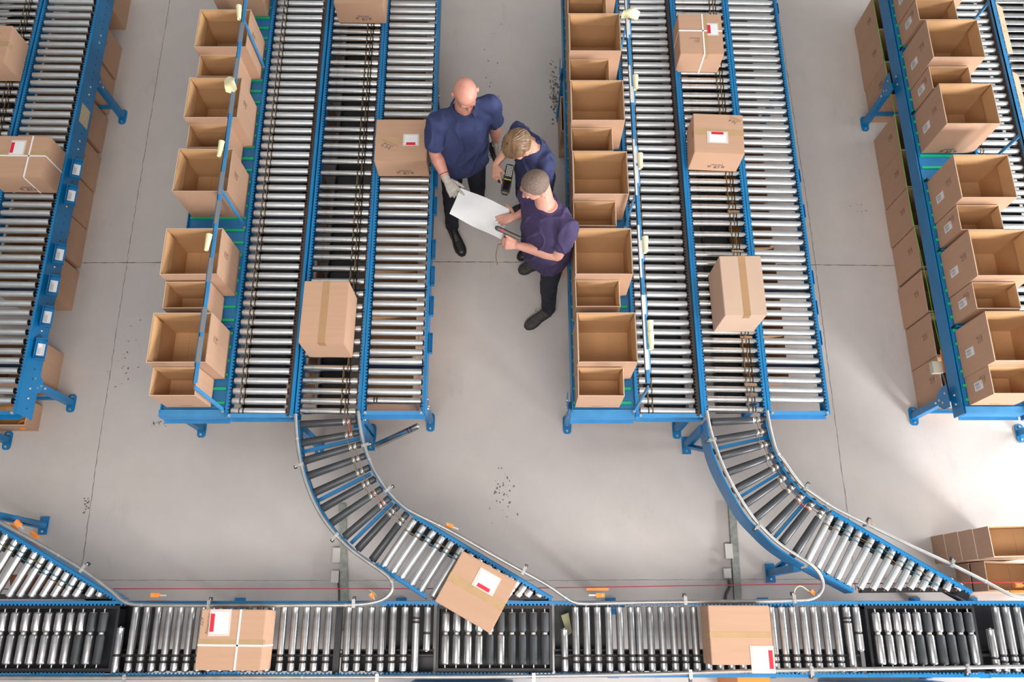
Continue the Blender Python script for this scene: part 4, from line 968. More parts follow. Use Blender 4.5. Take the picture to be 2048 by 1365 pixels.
# brown card signs hanging on the right upper rail
for i, (v0, v1, lb) in enumerate(((8, 106, 'upper brown card sign on the right upper rail'), (144, 250, 'lower brown card sign on the right upper rail'))):
    ya = P(2000, v0, 1.33).y; yb = P(2000, v1, 1.33).y; mb = MB()
    M = Matrix.Translation((3.762, (ya+yb)/2, 1.335)) @ Matrix.Rotation(.55, 4, 'Y')
    L = (ya-yb)/2; mb.add([M @ V(p) for p in ((0,-L,0),(.085,-L+.03,0),(.085,L,0),(0,L,0),(0,-L,.003),(.085,-L+.03,.003),(.085,L,.003),(0,L,.003))], [(3,2,1,0),(4,5,6,7),(0,1,5,4),(1,2,6,5),(2,3,7,6),(3,0,4,7)])
    for k, (a0, a1) in enumerate(((-.03,.0),(.02,.05))): mb.box(.03, .034, a0, a1, .003, .0036, 1, M); mb.box(.04, .055, a0+.01, a0+.014, .003, .0036, 1, M)
    o = link('card_sign', mb.mesh('card_sign', [CARD, PEN])); tag(o, lb, 'sign', 'brown card signs on the right rail')
# lime cord along the floor cartons of the right shelf, orange and cream device under its beam
pts = [P(u, v, .50) for u, v in ((1743,-20),(1755,48),(1775,150),(1790,230),(1805,320),(1822,420),(1840,505),(1855,570),(1868,640),(1880,690),(1886,720))]
tag(link('lime_cord', MB().tube(smooth_path(pts, 4), .003, n=6).mesh('lime_cord', LIME)), 'lime green cord running beneath the right shelf beam', 'cord')
t = thing('cable_box', 'small cream box with orange strip hanging under the right shelf beam', 'junction box', P(1880,735,0))
p = P(1879,734,.50); part(t, 'casing', MB().box(p.x-.05, p.x+.03, p.y-.045, p.y+.045, .45, .50), BEIGEP)
part(t, 'orange_strip', MB().bar(P(1882,700,.53), P(1889,745,.53), .012, .012), ORANGE)
part(t, 'cable', MB().tube(smooth_path([P(1880,742,.47), P(1887,755,.45), P(1892,775,.42)]), .007), CABLE)
# ---------------------------------------------------------------- people
def orient(f, u=(0,0,1)):
    """rotation with +y = forward f, +z close to u"""
    f = V(f).normalized(); u = V(u); x = f.cross(u).normalized(); z = x.cross(f).normalized()
    return Matrix((x, f, z)).transposed().to_4x4()
class Clay(MB):
    """volumes that are fused into one skin"""
    def ball(s, c, r, M=None, n=20, m=12):
        if not hasattr(r, '__len__'): r = (r, r, r)
        c = V(c); vs = [V((0,0,r[2]))]; fs = []
        for i in range(1, m):
            t = PI*i/m
            for k in range(n): p = 2*PI*k/n; vs.append(V((r[0]*math.sin(t)*math.cos(p), r[1]*math.sin(t)*math.sin(p), r[2]*math.cos(t))))
        vs.append(V((0,0,-r[2])))
        for k in range(n): fs.append((0, 1+k, 1+(k+1) % n))
        for i in range(m-2):
            for k in range(n): a = 1+i*n+k; b = 1+i*n+(k+1) % n; fs.append((a, a+n, b+n, b))
        e = len(vs)-1
        for k in range(n): fs.append((e, 1+(m-2)*n+(k+1) % n, 1+(m-2)*n+k))
        return s.add([(M @ v if M else v)+c for v in vs], fs)
    def cap(s, a, ra, b, rb, n=18, flat=False):
        a = V(a); b = V(b); L = (b-a).length; pr = []
        for i in range(1, 6):
            t = PI/2*i/5; pr.append((-ra*math.cos(t), ra*math.sin(t)))
        if flat: pr += [(L, rb)]
        else:
            for i in range(0, 5): t = PI/2*i/5; pr.append((L+rb*math.sin(t), rb*math.cos(t)))
            pr.append((L+rb*.98, rb*.12))
        pr[0] = (-ra*.98, ra*.12) if True else pr[0]
        pr.insert(1, (-ra*math.cos(PI/2/5), ra*math.sin(PI/2/5)))
        return s.lathe(a, b, pr, n=n)
    def chain(s, pts, rs):
        for (a, b), (ra, rb) in zip(zip(pts, pts[1:]), zip(rs, rs[1:])): s.cap(a, ra, b, rb)
        return s
    def loft(s, rings, n=32, e=2.4):
        """rings: (centre, lateral vector*halfwidth, forward vector*halfdepth)"""
        o = len(s.v)
        for c, x, y in rings:
            for k in range(n):
                an = 2*PI*k/n; ca = math.cos(an); sa = math.sin(an)
                s.v.append(V(c)+V(x)*math.copysign(abs(ca)**(2/e), ca)+V(y)*math.copysign(abs(sa)**(2/e), sa))
        m = len(rings)
        for i in range(m-1):
            for k in range(n):
                k2 = (k+1) % n; s.f.append((o+i*n+k, o+i*n+k2, o+(i+1)*n+k2, o+(i+1)*n+k)); s.m.append(0); s.sm.append(True)
        s.f.append(tuple(o+k for k in reversed(range(n)))); s.m.append(0); s.sm.append(True)
        s.f.append(tuple(o+(m-1)*n+k for k in range(n))); s.m.append(0); s.sm.append(True)
        return s
    def fuse(s, name, mats, org, voxel=.006, smooth=6, disp=None, matf=None, post=None):
        me = s.mesh('clay', []); o = bpy.data.objects.new('clay', me); C.objects.link(o)
        r = o.modifiers.new('r', 'REMESH'); r.mode = 'VOXEL'; r.voxel_size = voxel
        if smooth: q = o.modifiers.new('s', 'SMOOTH'); q.factor = .5; q.iterations = smooth
        dg = bpy.context.evaluated_depsgraph_get(); out = bpy.data.meshes.new_from_object(o.evaluated_get(dg))
        bpy.data.objects.remove(o); bpy.data.meshes.remove(me); out.name = name
        if disp:
            ns = [v.normal.copy() for v in out.vertices]
            for v, nn in zip(out.vertices, ns): v.co += nn*disp(v.co, nn)
        if post: post(out)
        out.materials.clear()
        for m in (mats if isinstance(mats, (list, tuple)) else [mats]): out.materials.append(m)
        org = V(org)
        for p in out.polygons:
            p.use_smooth = True
            p.material_index = matf(p.center) if matf else 0
        for v in out.vertices: v.co -= org
        out.update(); return out
def skin_mat(name, col, red):
    m = mat(name, col, .45, noise_amt=0, col2=red, nscale=14, spec=.4); b = m.node_tree.nodes['Principled BSDF']
    b.inputs['Subsurface Weight'].default_value = .12; b.inputs['Subsurface Radius'].default_value = (.012,.005,.003); b.inputs['Subsurface Scale'].default_value = .6
    return m
SKIN_A = skin_mat('fair_ruddy_skin', (.62,.315,.235), (.56,.235,.175)); SKIN_B = skin_mat('light_skin', (.60,.33,.235), (.55,.27,.19)); SKIN_C = skin_mat('fair_skin', (.64,.345,.26), (.58,.27,.20))
NAVY = mat('navy_polo_cotton', (.030,.042,.125), .85, noise_amt=.15, nscale=30, bump=.1, bscale=300)
NAVY2 = mat('navy_tshirt_cotton', (.027,.036,.105), .85, noise_amt=.15, nscale=30, bump=.1, bscale=300)
PURP = mat('purple_navy_tshirt', (.050,.033,.098), .85, noise_amt=.15, nscale=30, bump=.1, bscale=300)
TROU = mat('black_navy_trousers', (.010,.011,.022), .8, noise_amt=.3, nscale=20)
GLOVE = mat('grey_work_glove', (.50,.46,.40), .9, noise_amt=.25, nscale=22, bump=.2, bscale=200)
SHOEB = mat('black_leather_shoe', (.012,.011,.011), .4, noise_amt=.3, nscale=30)
SHOEG = mat('dusty_grey_shoe', (.060,.055,.050), .8, noise_amt=.45, nscale=40)
SOLE = mat('dark_sole', (.02,.02,.02), .7)
HAIRB = mat('brown_blond_hair', (.145,.078,.040), .42, col2=(.30,.185,.10), nscale=7, stretch=(9,1.5,1.5))
HAIRC = mat('cropped_grey_brown_hair', (.120,.078,.058), .7, col2=(.22,.155,.125), nscale=110)
BROW = mat('light_eyebrow', (.30,.16,.10), .7)
LIP = mat('lip_colour', (.50,.17,.14), .5)
DEVB = mat('black_device_plastic', (.018,.018,.018), .32)
DEVG = mat('grey_device_plastic', (.10,.095,.082), .38)
SCREEN = mat('dark_device_screen', (.008,.006,.010), .12)
KEYG = mat('pale_keys', (.55,.55,.52), .5)
YEL = mat('yellow_stripe', (.75,.68,.03), .5)
def folds(amp, sc, seed=0, axis=V((.35,.35,1))):
    off = V((seed*3.1, seed*1.7, seed*.9))
    def f(p, n):
        q = V((p.x*sc*(1.6 if axis.x > .5 else 1), p.y*sc, p.z*sc*.55))+off
        a = noise.noise(q); b = noise.noise(q*2.1+V((5,1,2)))
        return max(-.0025, amp*(.75*(1-abs(a)*2.6)+.35*b)-amp*.4)
    return f
def hand(cl, wrist, d, up, thumb, curls, spread=(8,2,-4,-9), sz=1.0, thumb_pose=(38, -10, .9), fat=1.0):
    """d points to the fingers, up is the back of the hand, thumb = +1/-1 picks the side (d x up). curls: degrees for index..little"""
    d = V(d).normalized(); up = V(up); up = (up-d*up.dot(d)).normalized(); s = d.cross(up).normalized()*thumb; w = V(wrist)
    r3 = lambda v, ax, deg: Matrix.Rotation(math.radians(deg), 3, ax) @ v
    cl.loft([(w-d*.01, s*.026*sz, up*.020*sz), (w+d*.02*sz, s*.029*sz, up*.019*sz), (w+d*.055*sz, s*.038*sz, up*.017*sz), (w+d*.085*sz, s*.042*sz, up*.0145*sz), (w+d*.097*sz, s*.038*sz, up*.010*sz)], n=20, e=2.6)
    cl.cap(w+d*.02*sz+s*.018*sz-up*.004, .016*sz, w+d*.055*sz+s*.026*sz-up*.006, .013*sz)
    side = s.cross(d)
    for k, (ln, off) in enumerate(((.074,.031), (.082,.0105), (.076,-.0105), (.060,-.031))):
        base = w+d*(.088-.004*(k == 3)-.002*(k == 0))*sz+s*off*sz; r = (.0096,.0098,.0094,.0084)[k]*sz*fat
        ax = s*(1 if True else 1); c = curls[k]; dd = d.copy(); dd = (dd+s*math.sin(math.radians(spread[k]))).normalized()
        seg = (.46, .30, .24); p = base; pts = [p]; bend = (.32*c, .40*c, .28*c)
        for j in range(3):
            sgn = 1
            # curl towards the palm (-up)
            ang = math.radians(bend[j]); axis = dd.cross(up).normalized()
            if axis.length < .5: axis = s*thumb
            dd = Matrix.Rotation(-ang, 3, axis) @ dd; up2 = up
            p = p+dd*ln*seg[j]*sz; pts.append(p)
            up = up
            if (dd.cross(up)).length < .15: up_l = d
        cl.chain(pts, [r*1.05, r, r*.92, r*.80])
    a0, down, ln = thumb_pose
    b = w+d*.022*sz+s*.024*sz-up*.004; t = (d*math.cos(math.radians(a0))+s*math.sin(math.radians(a0))+up*math.sin(math.radians(down))).normalized()
    m = b+t*.040*sz*ln; t2 = (t*.9+d*.35-up*.05).normalized(); m2 = m+t2*.032*sz*ln; e = m2+t2*.024*sz*ln
    cl.chain([b, m, m2, e], [.0145*sz*fat, .0118*sz*fat, .0108*sz*fat, .0088*sz*fat])
def curl_fix(): pass
def head(cl, c, f, up, w=1.0):
    M = orient(f, up); c = V(c); g = lambda x, y, z: c+(M.to_3x3() @ V((x*w, y, z)))
    cl.ball(g(0,-.012,.030), (.0795*w,.099,.088), M); cl.ball(g(0,.045,-.02), (.064*w,.055,.075), M)
    cl.ball(g(0,.040,-.062), (.052*w,.052,.050), M); cl.ball(g(0,.074,-.098), (.024,.020,.020), M)
    cl.chain([g(-.055,-.005,-.055), g(-.042,.04,-.088), g(0,.072,-.100)], [.020,.017,.018]); cl.chain([g(.055,-.005,-.055), g(.042,.04,-.088), g(0,.072,-.100)], [.020,.017,.018])
    cl.chain([g(0,.092,.022), g(0,.104,.0), g(0,.119,-.020)], [.0085,.0095,.0125]); cl.ball(g(-.011,.105,-.025), .0085); cl.ball(g(.011,.105,-.025), .0085)
    cl.ball(g(-.028,.084,.026), (.026,.014,.008), M); cl.ball(g(.028,.084,.026), (.026,.014,.008), M)
    cl.ball(g(-.030,.080,.004), (.015,.012,.010), M); cl.ball(g(.030,.080,.004), (.015,.012,.010), M)
    cl.ball(g(-.040,.062,-.028), (.024,.026,.022), M); cl.ball(g(.040,.062,-.028), (.024,.026,.022), M)
    cl.ball(g(0,.094,-.055), (.023,.012,.0065), M); cl.ball(g(0,.091,-.067), (.020,.012,.007), M)
    for s in (-1, 1):
        q = M @ Matrix.Rotation(s*-.35, 4, 'Z')
        cl.ball(g(s*.083,-.006,-.008), (.009,.020,.031), q); cl.ball(g(s*.090,-.016,.006), (.006,.013,.018), q)
    return g, M
def face_marks(root, g, M, brow=BROW):
    for s in (-1, 1): part(root, 'eyebrow', MB().tube([g(s*.012,.0985,.030), g(s*.028,.0965,.036), g(s*.046,.083,.031)], [.0022,.0032,.0016], n=6), brow)
    mb = MB(); mb.tube([g(-.020,.102,-.061), g(-.008,.1065,-.0605), g(0,.1065,-.0615), g(.008,.1065,-.0605), g(.020,.102,-.061)], [.0012,.0026,.003,.0026,.0012], n=6)
    part(root, 'lips', mb, LIP)
    for s in (-1, 1): part(root, 'eyelash', MB().tube([g(s*.018,.0915,.001), g(s*.030,.0935,-.003), g(s*.042,.0875,.001)], .0012, n=5), BROW)
def shoe(root, heel, toe, m, solem=SOLE, h=.075, w=.047, laces=False, ankle=None):
    heel = V((heel[0], heel[1], 0)); toe = V((toe[0], toe[1], 0)); d = (toe-heel).normalized(); L = (toe-heel).length; s = V((-d.y, d.x, 0)); z = V((0,0,1))
    cl = Clay(); R = []
    for t, hw, zt in ((.02,.60,.075),(.10,.78,.095),(.25,.80,.10),(.42,.80,.085),(.60,.95,.062),(.78,1.0,.050),(.92,.80,.042),(.99,.45,.032)):
        R.append((heel+d*L*t+z*(zt/2+.014), s*w*hw, z*(zt/2)))
    cl.loft(R, n=24, e=2.5)
    o = link('shoe', cl.fuse('shoe', m, root.location, voxel=.005, smooth=5), root)
    sl = Clay(); sl.loft([(heel+d*L*t+z*.009, s*w*hw*1.08, z*.009) for t, hw in ((-.01,.45),(.06,.80),(.25,.80),(.45,.78),(.65,1.0),(.82,1.0),(.95,.72),(1.02,.35))], n=20, e=4)
    part(o, 'sole', sl, solem)
    lc = MB()
    for k in range(5):
        t = .34+.07*k; zt = .098-.052*max(0, (t-.30))/.4+.012; c = heel+d*L*t+z*(zt+.004); x = .017
        lc.tube([c-s*x, c+z*.006, c+s*x+d*.010], .0022, n=5)
    if laces:
        c = heel+d*L*.34+z*.115
        lc.tube(smooth_path([c, c-s*.03+d*.02-z*.01, c-s*.06+d*.03-z*.045, c-s*.075-z*.06], 4), .0018, n=5); lc.tube(smooth_path([c, c+s*.03+d*.02+z*.005, c+s*.035-d*.01-z*.02, c+z*.002], 4), .0018, n=5)
    part(o, 'laces', lc, mat('shoe_lace', (.13,.12,.10), .8) if laces else SHOEB)
    return o
def person(name_label, loc, skin, headspec, torso, arms, shirt_m, L, f, hem, shoulders, legs, seed, hands=(), gloves=(), neckline=.0, sleeve_t=.55, polo=False, pelvis=None, neck=None, hw=1.0, headw=1.0, belly=0, shoem=SHOEB, lacing=False, voxel=.005):
    """torso: list of (centre, halfwidth, halfdepth); arms: (shoulder, elbow, wrist)"""
    L = V(L).normalized(); f = V(f).normalized()
    cl = Clay(); hc, hf, hu = headspec
    g, M = head(cl, hc, hf, hu, headw)
    nb, nr = neck
    cl.cap(nb, nr*1.12, g(0,-.022,-.045), nr*.93)
    T = torso
    cl.loft([(c, L*a*.88, f*b*.86) for c, a, b in T], n=28)
    for sh in shoulders: cl.chain([V(nb)+V((0,0,-.035)), V(sh)+V((0,0,-.014))], [.046, .042])
    for (sh, el, wr) in arms:
        cl.chain([sh, V(sh).lerp(V(el), .45), el], [.055*hw, .052*hw, .042*hw]); el = V(el); wr = V(wr)
        cl.chain([el, el.lerp(wr, .28), el.lerp(wr, .7), wr], [.041*hw, .046*hw, .034*hw, .027*hw])
    for h_ in hands: hand(cl, **h_)
    root = link('person', cl.fuse('person', skin, loc, voxel=voxel, smooth=4), None, loc); tag(root, name_label, 'person')
    face_marks(root, g, M)
    # shirt
    sh_ = Clay(); rings = [(c, L*a, f*b) for c, a, b in T if c[2] <= T[-1][0][2]-neckline]
    sh_.loft(rings, n=36)
    top = V(nb)+V((0,0,-.035))
    for s in shoulders: sh_.chain([top.lerp(V(s), .25)+V((0,0,.004)), V(s)], [.064, .070*hw])
    for (s, el, wr) in arms:
        s = V(s); el = V(el); e2 = s.lerp(el, sleeve_t); mid = s.lerp(el, sleeve_t*.55)
        sh_.cap(s, .071*hw, mid, .070*hw); sh_.cap(mid, .068*hw, e2, .069*hw, flat=True)
    fd = folds(.026, 8.5, seed)
    zc = T[len(T)//2][0][2]
    me = sh_.fuse('shirt', shirt_m, loc, voxel=.006, smooth=5, disp=fd); shirt = link('shirt', me, root)
    for (s, el, wr) in arms:
        s = V(s); el = V(el); d = (el-s).normalized(); e2 = s.lerp(el, sleeve_t); x = d.cross(V((1,0,0))).normalized(); y = d.cross(x)
        ring = [e2-d*.006+(x*math.cos(a*PI/12)+y*math.sin(a*PI/12))*.0665*hw for a in range(24)]
        part(shirt, 'sleeve_hem', MB().tube(ring, .0055, closed=True, n=8), shirt_m)
    # trousers
    tr = Clay(); pv, pa, pb = pelvis
    tr.loft([(V(pv)+V((0,0,-.10)), L*pa*.98, f*pb*.95), (V(pv)+V((0,0,-.04)), L*pa, f*pb), (V(pv)+V((0,0,.04)), L*pa*.97, f*pb*.95)], n=30)
    for hip, knee, ank in legs: tr.chain([hip, V(hip).lerp(V(knee), .5), knee, V(knee).lerp(V(ank), .5), ank], [.088, .083, .070, .064, .058]); tr.cap(ank, .058, V(ank)+V((0,0,-.035)), .062, flat=True)
    link('trousers', tr.fuse('trousers', TROU, loc, voxel=.007, smooth=4, disp=folds(.009, 8, seed+4)), root)
    for heel, toe in hem: shoe(root, heel, toe, shoem, laces=lacing)
    return root, g, M, shirt
def collar_ring(root, c, r1, r2, L, f, tilt, m, rr=.006, n=28, opening=0):
    c = V(c); L = V(L).normalized(); f = V(f).normalized(); pts = []
    for k in range(n+1):
        a = PI/2+opening+(2*PI-2*opening)*k/n
        pts.append(c+L*r1*math.cos(a)+f*r2*math.sin(a)+V((0,0,-tilt*math.sin(a))))
    if not opening: pts = pts[:-1]
    part(root, 'collar', MB().tube(pts, rr, closed=not opening, n=8), m)
def glove(root, wrist, d, up, thumb, curls, arm_dir, sz=1.08, **kw):
    cl = Clay(); hand(cl, wrist, d, up, thumb, curls, sz=sz, fat=1.12, **kw); w = V(wrist); a = V(arm_dir).normalized()
    cl.cap(w-a*.045, .034, w+a*.01, .032, flat=True)
    o = link('glove', cl.fuse('glove', GLOVE, root.location, voxel=.004, smooth=3, disp=folds(.002, 30, 3)), root)
    x = a.cross(V((0,0,1))).normalized(); y = a.cross(x)
    part(o, 'cuff_band', MB().tube([w-a*.052+(x*math.cos(k*PI/10)+y*math.sin(k*PI/10))*.035 for k in range(20)], .0035, closed=True, n=6), mat('dark_cuff_band', (.06,.06,.065), .8))
    return o
# --- the bald man
LA = V((.918,.397,0)); FA = V((.397,-.918,0))
wrA = V((-.494,3.175,1.05)); tipA = V((-.377,2.985,1.045)); dA = (tipA-wrA).normalized()
wlA = V((-.128,3.60,.93))
A, gA, MA, shA = person('person, bald, in navy polo shirt and grey gloves, pointing at the papers', (-.38,3.45,0), SKIN_A,
    ((-.325,3.495,1.675), (.20,-.80,-.56), (.12,-.50,.85)),
    [((-.385,3.46,.86),.200,.158), ((-.38,3.46,1.0),.198,.165), ((-.375,3.465,1.14),.198,.162), ((-.365,3.475,1.28),.203,.145), ((-.355,3.485,1.38),.205,.125), ((-.35,3.495,1.45),.165,.098), ((-.348,3.50,1.50),.085,.072)],
    [((-.548,3.415,1.425), (-.580,3.36,1.13), wrA), ((-.165,3.58,1.425), (-.128,3.575,1.15), wlA)],
    NAVY, LA, FA, [((-.535,3.31),(-.425,3.035)), ((-.30,3.56),(-.22,3.28))],
    [(-.535,3.42,1.425), (-.178,3.575,1.425)],
    [((-.475,3.43,.84),(-.50,3.33,.50),(-.520,3.285,.11)), ((-.295,3.50,.84),(-.290,3.46,.50),(-.30,3.52,.11))], 1,
    polo=True, sleeve_t=.74, pelvis=((-.385,3.46,.90),.180,.130), neck=((-.345,3.505,1.49),.064), hw=1.12, headw=1.04, neckline=0.0)
glove(A, wrA, dA, (-.2,.15,1), -1, (4, 150, 170, 175), wrA-V((-.580,3.36,1.13)), sz=1.16)
glove(A, wlA, (.0,-.25,-1), (.95,.2,0), -1, (55, 60, 60, 60), V((0,.02,-1)))
def polo_collar(root, c, L, f, op=.42):
    c = V(c); n = 30; vs = []
    for k in range(n+1):
        a = PI/2+op+(2*PI-2*op)*k/n; sn = math.sin(a); fr = max(0, sn)
        d = L*math.cos(a)+f*sn
        vs += [c+d*.074+V((0,0,.012-.014*sn)), c+d*.080+V((0,0,.022-.016*sn)), c+d*(.100+.012*fr)+V((0,0,-.010-.030*fr)), c+d*(.094+.012*fr)+V((0,0,-.016-.030*fr))]
    fs = []
    for k in range(n):
        for q in range(4): q2 = (q+1) % 4; fs.append((4*k+q, 4*k+q2, 4*k+4+q2, 4*k+4+q))
    fs += [(0,1,2,3), (4*n+3,4*n+2,4*n+1,4*n)]
    part(root, 'collar', MB().add(vs, fs, 0, True), NAVY)
polo_collar(shA, (-.345,3.500,1.517), LA, FA)
# --- the man with brown hair
LB = V((.594,-.804,0)); FB = V((-.804,-.594,0))
wrB = V((-.125,3.262,1.12)); dB = (V((-.108,3.068,1.09))-wrB).normalized()
B_, gB, MB_, shB = person('person with floppy light brown hair in navy T-shirt, bending over a handheld scanner', (.165,3.25,0), SKIN_B,
    ((.045,3.130,1.595), (-.52,-.42,-.74), (-.62,-.42,.66)),
    [((.175,3.255,.86),.170,.125), ((.172,3.25,1.0),.165,.125), ((.170,3.245,1.14),.168,.125), ((.165,3.24,1.26),.182,.122), ((.155,3.235,1.36),.185,.112), ((.145,3.225,1.43),.145,.088), ((.135,3.215,1.475),.08,.065)],
    [((.048,3.385,1.385), (.000,3.435,1.16), wrB), ((.245,3.105,1.385), (.225,3.10,1.13), (.190,3.12,.92))],
    NAVY2, LB, FB, [((.20,3.52),(-.01,3.44)), ((.26,3.16),(.055,3.00))],
    [(.060,3.365,1.39), (.235,3.115,1.39)],
    [((.12,3.32,.83),(.10,3.38,.50),(.14,3.48,.11)), ((.225,3.18,.83),(.19,3.13,.50),(.22,3.13,.11))], 2,
    pelvis=((.175,3.255,.88),.160,.115), neck=((.125,3.205,1.445),.056), hw=.92, voxel=.005, neckline=.0,
    hands=(dict(wrist=wrB, d=dB, up=(-.55,-.1,.8), thumb=-1, curls=(6,150,165,170), sz=1.0),))
collar_ring(shB, (.128,3.21,1.455), .078, .085, LB, FB, .03, NAVY2, rr=.006)
# --- the man with cropped hair
LC = V((.722,-.692,0)); FC = V((-.692,-.722,0))
wrC = V((.045,2.592,1.125)); dC = V((-.9,.12,.05)); wrC2 = V((.035,2.835,1.115)); dC2 = (V((-.103,2.815,1.075))-wrC2).normalized()
C_, gC, MC, shC = person('person with cropped hair in dark purple T-shirt, seen from above holding a scanner', (.25,2.70,0), SKIN_C,
    ((.158,2.795,1.635), (-.74,-.36,-.56), (-.45,-.28,.84)),
    [((.255,2.655,.84),.188,.155), ((.255,2.66,.95),.188,.158), ((.255,2.675,1.12),.192,.155), ((.252,2.70,1.26),.202,.145), ((.248,2.725,1.36),.200,.125), ((.245,2.74,1.43),.155,.095), ((.242,2.745,1.475),.085,.07)],
    [((.385,2.605,1.385), (.325,2.515,1.13), wrC), ((.118,2.865,1.385), (.190,2.905,1.15), wrC2)],
    PURP, LC, FC, [((.325,2.515),(.115,2.365)), ((.245,2.945),(.06,2.885))],
    [(.365,2.625,1.39), (.135,2.85,1.39)],
    [((.31,2.60,.82),(.29,2.54,.50),(.305,2.515,.11)), ((.20,2.74,.82),(.20,2.83,.50),(.225,2.935,.11))], 3,
    sleeve_t=.66, headw=1.07, pelvis=((.255,2.66,.87),.175,.135), neck=((.225,2.755,1.455),.062), hw=1.10, shoem=SHOEG, lacing=True, neckline=.0,
    hands=(dict(wrist=wrC, d=dC, up=(-.1,-.55,.8), thumb=1, curls=(115,125,135,140), thumb_pose=(30,5,.9)),
           dict(wrist=wrC2, d=dC2, up=(0,-.1,1), thumb=1, curls=(10,16,22,26), spread=(4,1,-3,-6), thumb_pose=(78,-14,1.15))))
collar_ring(shC, (.230,2.75,1.455), .082, .088, LC, FC, .022, PURP, rr=.006)
part(C_, 'ear_stud', MB().lathe(gC(-.092,-.0,-.036), gC(-.099,-.0,-.036), [(0,.004),(.006,.003)], n=8), STEEL, label='small silver ear stud')
# --- hair
def hair(root, g, M, w, m, rim, amp, clumps, off=(0,-.012,.030), rad=(.0795,.099,.088), grow=.006, fringe=None, name='hair'):
    """cap of hair over the skull; rim(direction) gives the lowest local z kept"""
    n = 72; k = 44; vs = []; fs = []; idx = {}
    for i in range(k+1):
        t = PI*.74*i/k
        for j in range(n):
            p = 2*PI*j/n; dx = math.sin(t)*math.cos(p); dy = math.sin(t)*math.sin(p); dz = math.cos(t)
            z = off[2]+rad[2]*dz; y = off[1]+rad[1]*dy; lim = rim(p, y)
            th = grow
            if z < lim: th = grow-(lim-z)*1.2
            if clumps:
                q = p*clumps/6.28; th += amp*(noise.noise(V((q*1.0, t*1.3, 3)))+.5*noise.noise(V((q*2.7, t*2.2, 7))))
            th = max(th, -.006)
            vs.append(g(*( ( (rad[0]+th)*dx, off[1]+(rad[1]+th)*dy, off[2]+(rad[2]+th)*dz))))
    mb = MB(); mb.v = vs
    for i in range(k):
        for j in range(n):
            j2 = (j+1) % n; mb.f.append((i*n+j, (i+1)*n+j, (i+1)*n+j2, i*n+j2)); mb.m.append(0); mb.sm.append(True)
    return part(root, name, mb, m)
def rimC(p, y):
    s = math.sin(p)   # 1 = front
    if s > .55: return .082+.02*(s-.55)
    if s > -.1: return .020+.085*max(0, s)*1.2
    return -.035
hair(C_, gC, MC, 1.0, HAIRC, rimC, .0006, 30, grow=.004)
def rimB(p, y):
    s = math.sin(p)
    if s > .35: return .045-.010*math.sin(p*5)
    if s > -.15: return .002+.012*math.sin(p*7)
    return -.050
hb = hair(B_, gB, MB_, 1.0, HAIRB, rimB, .0045, 34, grow=.014)
# locks sweeping from the crown to the fringe and the nape
rnd = random.Random(5)
lk = MB()
for i in range(150):
    p = 2*PI*i/150+rnd.uniform(-.03,.03); s = math.sin(p)
    t1 = 1.35 if s > .35 else (1.62 if s > -.15 else 1.95); t1 += rnd.uniform(-.10,.08); pts = []; rs = []
    sw = rnd.uniform(.15,.5)
    for j in range(9):
        t = .08+(t1-.08)*j/8; pp = p+sw*(j/8)**1.2; e = .0155+.002*math.sin(j*1.3+i)+rnd.uniform(-.001,.001)
        pts.append(gB((.0795+e)*math.sin(t)*math.cos(pp), -.012+(.099+e)*math.sin(t)*math.sin(pp), .030+(.088+e)*math.cos(t))); rs.append(.0026 if j < 6 else .0026-.0007*(j-5))
    lk.tube(pts, rs, n=5)
part(hb, 'locks', lk, HAIRB)
# ---------------------------------------------------------------- things they hold
def scanner(label, c, d, up, grip=None, L=.235, screen=True, red=False, wrist=None, dark=False):
    d = V(d).normalized(); up = V(up); up = (up-d*up.dot(d)).normalized(); s = d.cross(up).normalized(); c = V(c)
    t = thing('handheld_scanner', label, 'scanner', c)
    cl = Clay(); R = []
    for k, hw, hh in ((-.50,.55,.5),(-.47,.85,.8),(-.30,.95,.85),(.0,1.0,.9),(.25,1.08,1.0),(.42,1.05,1.1),(.49,.8,.9),(.51,.5,.6)):
        R.append((c+d*L*k, s*.034*hw, up*.017*hh))
    cl.loft(R, n=24, e=3.2)
    body = link('casing', cl.fuse('casing', DEVB if dark else DEVG, c, voxel=.003, smooth=3), t)
    M = Matrix.Translation(c) @ orient(d, up)
    fr = MB().box(-.029,.029,-.46*L,.45*L,.0145,.0185,0,M); part(t, 'face_plate', fr, DEVB)
    k = MB()
    for i in range(0 if dark else 7):
        for j in range(4): k.box(-.023+j*.012, -.0145+j*.012, -.43*L+i*.0125, -.43*L+i*.0125+.008, .0185, .0205, 0, M)
    if not dark: part(t, 'keypad', k, KEYG)
    if not dark: part(t, 'stripe', MB().box(-.027,.027,.02*L,.045*L,.0186,.0196,0,M), YEL)
    part(t, 'screen', MB().box(-.022,.022,.08*L,.38*L,.0186,.0195,0,M), SCREEN)
    if red: part(t, 'trigger', MB().box(.030,.040,-.02,.008,-.008,.010,0,M), RED)
    if grip: g2 = Clay(); g2.cap(c-up*.008+d*.01, .017, V(grip), .015); part(t, 'grip', g2, DEVB)
    # antenna stub / front window
    part(t, 'nose', MB().box(-.020,.020,.485*L,.53*L,-.010,.012,0,M), DEVB)
    return t
cB = (P(1021,328,1.13)+P(1009,390,1.10))/2; dBs = P(1009,390,1.10)-P(1021,328,1.14)
scanner('grey handheld scanner with yellow stripe and keypad, held by the brown-haired worker', cB, dBs, (.12,-.25,1), grip=cB+V((-.060,.005,-.035)))
cC = P(1017,467,1.165); dCs = P(994,459,1.175)-P(1040,480,1.15)
sc_ = scanner('dark handheld scanner with red trigger in the purple-shirted worker\'s hand', cC, dCs, (.40,.85,.40), grip=V((-.045,2.615,1.075)), L=.20, red=True)
